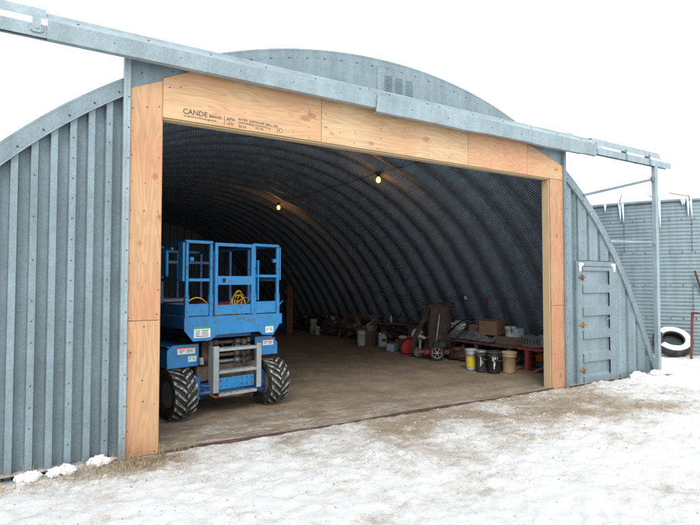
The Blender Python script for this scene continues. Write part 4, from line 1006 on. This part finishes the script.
b = MB(); b.lathe([(.14, .22), (.15, .3), (.12, .38), (.05, .42), (.001, .42)], (.15, .3, 0), 18); b.box((.02, .22, .3), (.14, .12, .12), bev=.01); b.build('engine', BLACKD, t)
b = MB(); b.tube([(.15, .12, .2), (.55, .1, .62), (.80, .12, .86), (.86, .2, .88)], .013, 8); b.tube([(.2, .45, .2), (.6, .42, .62), (.85, .4, .86), (.86, .2, .88)], .013, 8); b.build('handlebar', BLACK, t)

# tall machine under a brown cover
t = thing('old_machine', 'tall dark farm machine under a brown cover with a long raised arm', 'machine', (7.18, 3.95, 0), -.56)
bm = bmesh.new(); bmesh.ops.create_cube(bm, size=1); bmesh.ops.subdivide_edges(bm, edges=bm.edges, cuts=14, use_grid_fill=True)
P = np.array([v.co[:] for v in bm.verts]); nn = fbm(P[:, 0] * 2 + P[:, 1] * 2 + 5, P[:, 2] * .7 + 5, 3, 4, 400)
for v, q in zip(bm.verts, nn): f_ = 1 + .5 * (q - .5) - .25 * (v.co.z + .5); v.co = Vector((v.co.x * .62 * f_, v.co.y * .55 * f_, .12 + (v.co.z + .5) * .98 + .05 * (q - .5)))
me = bpy.data.meshes.new('cover'); bm.to_mesh(me); bm.free(); me.materials.append(SACK); o = bpy.data.objects.new('cover', me); COL.objects.link(o); o.parent = t
b = MB(); b.tube([(-.32, -.1, 1.12), (.30, -.1, 1.14)], .07, 12); b.tube([(-.36, 0, 1.2), (-.1, .0, 1.17), (.2, -.02, 1.21)], .025, 8); b.box((.28, -.05, 1.12), (.14, .16, .18), bev=.02); b.lathe([(.05, -.03), (.06, 0), (.05, .03)], (-.36, -.05, 1.2), 12, 'x'); b.build('top_roller', RUSTD, t)
b = MB(); b.bar((-.26, -.1, 1.10), (-.66, -.36, .34), .06, .09); b.bar((-.2, -.25, .45), (-.66, -.36, .36), .05); b.tube([(-.70, -.36, .0), (-.66, -.36, .36)], .035, 8); b.build('arm', RUSTD, t)
b = MB(); b.tube([(-.14, -.36, .32), (-.05, -.33, .95)], .009, 6); b.build('lever', WHITEP, t)
b = MB(); b.tube([(-.52, -.5, .02), (-.52, -.5, .42)], .03, 8); b.box((-.48, -.5, .47), (.16, .04, .05), Matrix.Rotation(.4, 3, 'Y')); b.build('jack_leg', GREY, t)
for x in (-.25, .25): MB().b2(x - .04, x + .04, -.25, .25, 0, .14).build('foot', RUSTD, t)

# tyre leaning behind the red can, on a dark drum-like machine
t = thing('spare_tyre', 'small dark tyre with steel rim standing behind the red fuel can', 'tyre', (7.15, 4.72, .14))
M = Matrix.Translation((0, 0, .26)) @ Vector((-.55, -.78, .2)).normalized().to_track_quat('Z', 'Y').to_matrix().to_4x4()
tyre_mesh('tyre_body', .26, .15, .13, RUBBER, M, t); MB().lathe([(.15, .04), (.13, .02), (.06, .03), (.001, .035)], n=24, M=M).build('rim', GREY, t)
MB().box((0, 0, .07), (.6, .5, .14), bev=.01).box((.1, .15, .2), (.3, .3, .14)).build('timber_block', WOOD, loc=(7.35, 4.8, 0), rotz=.4); tag(bpy.data.objects['timber_block'], 'dark timber block under the small tyre', 'timber')

# table with bottle
t = thing('work_table', 'small dark rusty table against the right wall behind the jug', 'table', (7.15, 5.55, 0), -1.1)
MB().b2(-.62, .55, -.25, .25, .60, .64, bev=.006).build('table_top', RUSTD, t)
for x, y in ((-.55, -.2), (.5, -.2), (-.55, .2), (.5, .2)): MB().b2(x - .02, x + .02, y - .02, y + .02, 0, .6).build('leg', RUSTD, t)
b = MB(); b.lathe([(.001, 0), (.035, 0), (.036, .12), (.013, .17), (.013, .21), (.001, .212)], n=14); tag(b.build('spray_bottle', BLUEPL, loc=(7.0, 5.6, .64)), 'slim pale bottle standing on the small dark table', 'bottle')
MB().lathe([(.001, 0), (.15, 0), (.17, .35), (.16, .36), (.001, .34)], n=20).build('rusty_drum', RUSTD, loc=(7.15, 5.25, 0)); tag(bpy.data.objects['rusty_drum'], 'low rusty drum under the small dark table', 'drum')

# coiled hose and round tub on crates, log bench
MB().b2(-.22, .22, -.2, .2, 0, .36, bev=.01).build('wooden_crate', CARD, loc=(7.0, 6.55, 0), rotz=.4); o = [x for x in bpy.data.objects if x.name.startswith('wooden_crate')][-1]; tag(o, 'brown box under the round pale tub', 'box')
b = MB(); b.lathe([(.001, 0), (.14, 0), (.17, .12), (.185, .13), (.175, .14), (.155, .13), (.13, .02), (.001, .02)], n=24); tag(b.build('round_tub', PLASW, loc=(7.0, 6.5, .365)), 'round pale tub on the brown box near the right wall', 'tub')
b = MB()
for k in range(9):
    rx, rz = .42 + random.uniform(-.06, .06), .17 + random.uniform(-.03, .03); ph_ = random.uniform(-.1, .1)
    b.tube([(random.uniform(-.003, .003) + .02 * k * math.cos(a), rx * math.cos(a), .20 + rz * math.sin(a) + ph_ * math.cos(a)) for a in np.linspace(0, 6.28, 30)[:-1]], .014, 6, closed=True)
tag(b.build('coiled_hose', mat('tan_hose', (.23, .15, .08), .7, 0, .2), loc=(7.25, 7.15, .36), rotz=.2), 'coiled tan hose lying on the log bench', 'hose')
t = thing('log_bench', 'long weathered log laid on two trestles along the right wall', 'bench', (7.2, 7.8, 0), 0)
MB().tube([(0, -.85, .36), (0, 0, .37), (-.02, .85, .35)], [.10, .11, .10], 12).build('log', mat('weathered_log', (.26, .18, .11), .85, 0, .3, 5, stretch=(6, 1, 6), bump=.004), t)
for y in (-.6, .6): MB().bar((-.12, y, 0), (0, y, .30), .07).bar((.16, y, 0), (0, y, .30), .07).build('trestle', WOOD, t)
t = thing('scrap_sack', 'small heap of dark sacking with a pale scrap on top behind the log bench', 'sack', (7.25, 9.0, 0))
clump_m = None
bm = bmesh.new(); bmesh.ops.create_icosphere(bm, subdivisions=4, radius=1); P = np.array([v.co[:] for v in bm.verts]); nn = fbm(P[:, 0] + 9, P[:, 1] + P[:, 2] * 1.3 + 9, 2, 4, 500, .6)
for v, q in zip(bm.verts, nn): v.co *= .6 + .8 * q; v.co = Vector((v.co.x * .3, v.co.y * .5, v.co.z * .3 + .27))
me = bpy.data.meshes.new('sack'); bm.to_mesh(me); bm.free(); me.materials.append(SACK); o = bpy.data.objects.new('sack', me); COL.objects.link(o); o.parent = t
MB().box((-.12, -.2, .57), (.12, .16, .04), Matrix.Rotation(.5, 3, 'X'), bev=.008).build('pale_scrap', PLASW, t)
tag(MB().bar((6.3, 10.1, .01), (6.78, 11.1, 1.52), .19, .04).build('leaning_plank', PLANKW), 'reddish brown plank leaning upright deep in the shed right of the lift', 'plank')
tag(MB().b2(-.3, .3, -.25, .25, 0, .5, bev=.02).build('blue_barrel_box', BLUED, loc=(6.6, 11.6, 0)), 'dark blue box deep in the shed beside the leaning plank', 'box'); bpy.data.objects['blue_barrel_box'].name = 'storage_box'

# low bench loaded with things behind the pails
t = thing('low_bench', 'long low bench covered with dark cloth behind the row of pails', 'bench', (7.25, 2.35, 0))
MB().b2(-.35, .35, -.75, 1.1, .40, .45, bev=.005).build('bench_top', RUSTD, t)
for x in (-.3, .3):
    for y in (-.68, .2, 1.03): MB().b2(x - .03, x + .03, y - .03, y + .03, 0, .4).build('leg', REDP if y < 0 and x < 0 else RUSTD, t)
xs = np.linspace(-.33, .33, 30); ys = np.linspace(-.3, 1.05, 60); X, Y = np.meshgrid(xs, ys); Zc = .46 + (fbm(X + 9, Y + 9, 4, 4, 600) ** 1.2) * .3 * np.clip((.34 - np.abs(X)) * 9, 0, 1)
o = grid_mesh('dark_blanket', X, Y, Zc, BLANKET); o.location = (7.25, 2.35, 0); tag(o, 'rumpled dark blanket spread over the low bench', 'blanket')
t = thing('cardboard_box', 'brown cardboard box, the larger one, on the low bench', 'box', (7.2, 2.36, .60), .25, 'cardboard boxes on the bench')
MB().b2(-.16, .16, -.2, .2, 0, .30, bev=.004).build('box_body', CARD, t); MB().box((-.18, 0, .31), (.06, .38, .006), Matrix.Rotation(.5, 3, 'Y')).build('flap', CARD, t)
t2 = thing('cardboard_box', 'small brown cardboard box with a printed mark beside the larger box', 'box', (7.2, 2.75, .60), .1, 'cardboard boxes on the bench')
MB().b2(-.12, .12, -.14, .14, 0, .18, bev=.004).build('box_body', CARD, t2)
b = MB(); b.tube([(-.122, -.02 + .03 * math.cos(a), .09 + .03 * math.sin(a)) for a in np.linspace(0, 6.28, 12)[:-1]], .004, 4, closed=True); b.b2(-.123, -.12, -.09, -.06, .06, .12); b.build('printed_mark', INK, t2)
# crumpled bag with black handle, shiny
bm = bmesh.new(); bmesh.ops.create_icosphere(bm, subdivisions=3, radius=1); P = np.array([v.co[:] for v in bm.verts]); nn = np.random.default_rng(5).random(len(P))
for v, q in zip(bm.verts, nn): v.co *= .8 + .4 * q; v.co = Vector((v.co.x * .14, v.co.y * .17, v.co.z * .12))
me = bpy.data.meshes.new('foil_bag'); bm.to_mesh(me); bm.free(); me.materials.append(mat('foil', (.36, .40, .42), .3, .4, .2)); o = bpy.data.objects.new('foil_bag', me); COL.objects.link(o); o.location = (7.15, 3.3, .72); tag(o, 'crumpled silvery bag at the left end of the low bench', 'bag')
tag(MB().tube([(7.0, 3.45, .55), (7.0, 3.2, .75), (7.05, 2.98, .88), (7.1, 2.86, .84), (7.1, 2.9, .7)], .022, 8).build('black_pipe', BLACK), 'bent black pipe lying across the silvery bag', 'pipe')
t = pail('plastic_tub', .11, .20, PLASW, (7.2, 1.86, .60), 'white tub with a black handle standing on the bench right of the cardboard boxes', 'tub', 'tubs on the bench', handle=False)
MB().tube([(-.11, .13 * math.cos(a), .12 + .13 * math.sin(a)) for a in np.linspace(-.2, 3.34, 14)], .009, 6).build('handle', BLACK, t)
tag(MB().b2(-.1, .1, -.05, .05, 0, .17, bev=.004).build('blue_carton', BLUEPL, loc=(7.25, 1.7, .60)), 'pale carton with blue edge touching the white tub', 'carton')
MB().b2(-.25, .25, -.25, .25, .452, .598, bev=.006).build('wooden_crate', WOOD, loc=(7.25, 1.84, 0)); tag([x for x in bpy.data.objects if x.name.startswith('wooden_crate')][-1], 'flat wooden crate under the white tub on the bench', 'crate')
def crate(loc, rz, label, m_):
    t = thing('plastic_crate', label, 'crate', loc, rz, 'plastic crates beside the bench')
    b = MB(); w_, d_, h_ = .19, .13, .20
    for sx_ in (-1, 1):
        b.b2(sx_ * w_ - .004, sx_ * w_ + .004, -d_, d_, 0, .05); b.b2(sx_ * w_ - .004, sx_ * w_ + .004, -d_, d_, h_ - .04, h_)
        b.b2(-w_ + .005, w_ - .005, sx_ * d_ - .004, sx_ * d_ + .004, 0, .05); b.b2(-w_ + .005, w_ - .005, sx_ * d_ - .004, sx_ * d_ + .004, h_ - .04, h_)
        for k in range(5):
            x = -w_ + .02 + k * (2 * w_ - .04) / 4; b.b2(x - .012, x + .012, sx_ * d_ - .003, sx_ * d_ + .003, .05, h_ - .04)
            y = -d_ + .02 + k * (2 * d_ - .04) / 4; b.b2(sx_ * w_ - .003, sx_ * w_ + .003, y - .012, y + .012, .05, h_ - .04)
    b.b2(-w_ + .006, w_ - .006, -d_ + .006, d_ - .006, 0, .006); b.build('frame', m_, t); return t
crate((7.30, 1.42, .44), 1.3, 'slatted grey plastic crate on the red stand', GREY); crate((7.45, 1.15, .46), .9, 'see-through greenish crate nearest the right jamb', mat('greenish_plastic', (.42, .52, .5), .4))
t = thing('red_stand', 'dull red welded steel stand right behind the tan bucket', 'stand', (7.28, 1.40, 0), .2)
MB().b2(-.22, .3, -.32, .2, .39, .43, bev=.004).build('top_plate', REDP, t)
for x, y in ((-.18, -.0), (.25, -.27), (.25, .15)): MB().b2(x - .05, x + .05, y - .04, y + .04, .02, .39, bev=.004).build('leg', REDP, t)
MB().b2(-.24, .3, -.3, .18, 0, .02).build('base_plate', REDP, t)
for k, (a_, c_, lb) in enumerate((((7.1, .95, .02), (7.55, 1.0, .42), 'grey steel bar leaning at the jamb end, the steeper one'), ((6.95, 1.12, .02), (7.55, .82, .3), 'grey steel bar leaning at the jamb end, the flatter one'))):
    tag(MB().bar(a_, c_, .05, .02).build('steel_bar', GREY), lb, 'steel bar', 'steel bars beside the red stand')
tag(MB().b2(-.16, .16, -.2, .2, 0, .22, bev=.02).build('black_bin', BLACK, loc=(6.85, 2.0, .0)), 'low black bin between the pails and the bench', 'bin')
t = thing('scrap_machine', 'low dark tangle of machine parts under the bench by the mower', 'machine parts', (7.05, 2.95, 0))
b = MB(); b.box((0, 0, .12), (.4, .5, .2), bev=.02); b.tube([(-.2, -.3, .05), (-.1, .0, .3), (.1, .3, .25)], .04); b.lathe([(.001, 0), (.12, 0), (.12, .06), (.001, .06)], (-.15, .1, .22), 14); b.tube([(-.25, .3, .02), (-.2, -.25, .16)], .03); b.build('gearbox', RUSTD, t)
# things on the wall
tag(MB().b2(-.02, .02, -.028, .028, -.035, .045, bev=.006).build('wall_switch', WHITEP, loc=(7.98, 3.92, 1.30)), 'small white switch box on the right wall cable', 'switch box')
tag(MB().prism([(-.02, .08), (.02, .08), (.03, -.02), (.012, -.12), (-.01, -.13), (-.03, -.03)], -.01, .01, 'x', bev=.004).build('wall_tag', REDP, loc=(8.02, 3.26, 1.24)), 'small red tag hanging on the right wall cable', 'tag')

# jumble of dark scrap along the wall that reads as one mass
b = MB()
def bit(x, y, z, k):
    rot = Matrix.Rotation(random.uniform(0, 3.1), 3, 'Z') @ Matrix.Rotation(random.uniform(-.6, .6), 3, 'X') @ Matrix.Rotation(random.uniform(-.6, .6), 3, 'Y')
    b.mi = random.choice((0, 0, 1, 2, 2, 3, 4))
    if k < .35: b.box((x, y, z), (random.uniform(.08, .3), random.uniform(.05, .2), random.uniform(.03, .16)), rot, bev=.006)
    elif k < .75:
        d_ = rot @ Vector((random.uniform(.15, .5), 0, 0)); b.tube([Vector((x, y, z)) - d_, Vector((x, y, z)) + Vector((0, 0, random.uniform(-.05, .05))), Vector((x, y, z)) + d_], random.uniform(.008, .03), 6)
    else:
        r_ = random.uniform(.05, .14); b.lathe([(r_, -.04), (r_ * 1.1, 0), (r_, .04)], (x, y, z), 14, M=rot.to_4x4())
for _ in range(430):
    y = random.uniform(1.2, 11.5); x = random.uniform(7.35, 8.05) if y < 4.6 else random.uniform(7.1, 8.1)
    hmax = (.12 if y < 1.6 else .40) + .25 * math.sin(y * 2.1) ** 2 * (y > 1.7)
    bit(x, y, random.uniform(.05, hmax) , random.random())
tag(b.build('scrap_pile', [RUSTD, WOOD, BLACKD, GREY, SACK]), kind='stuff')
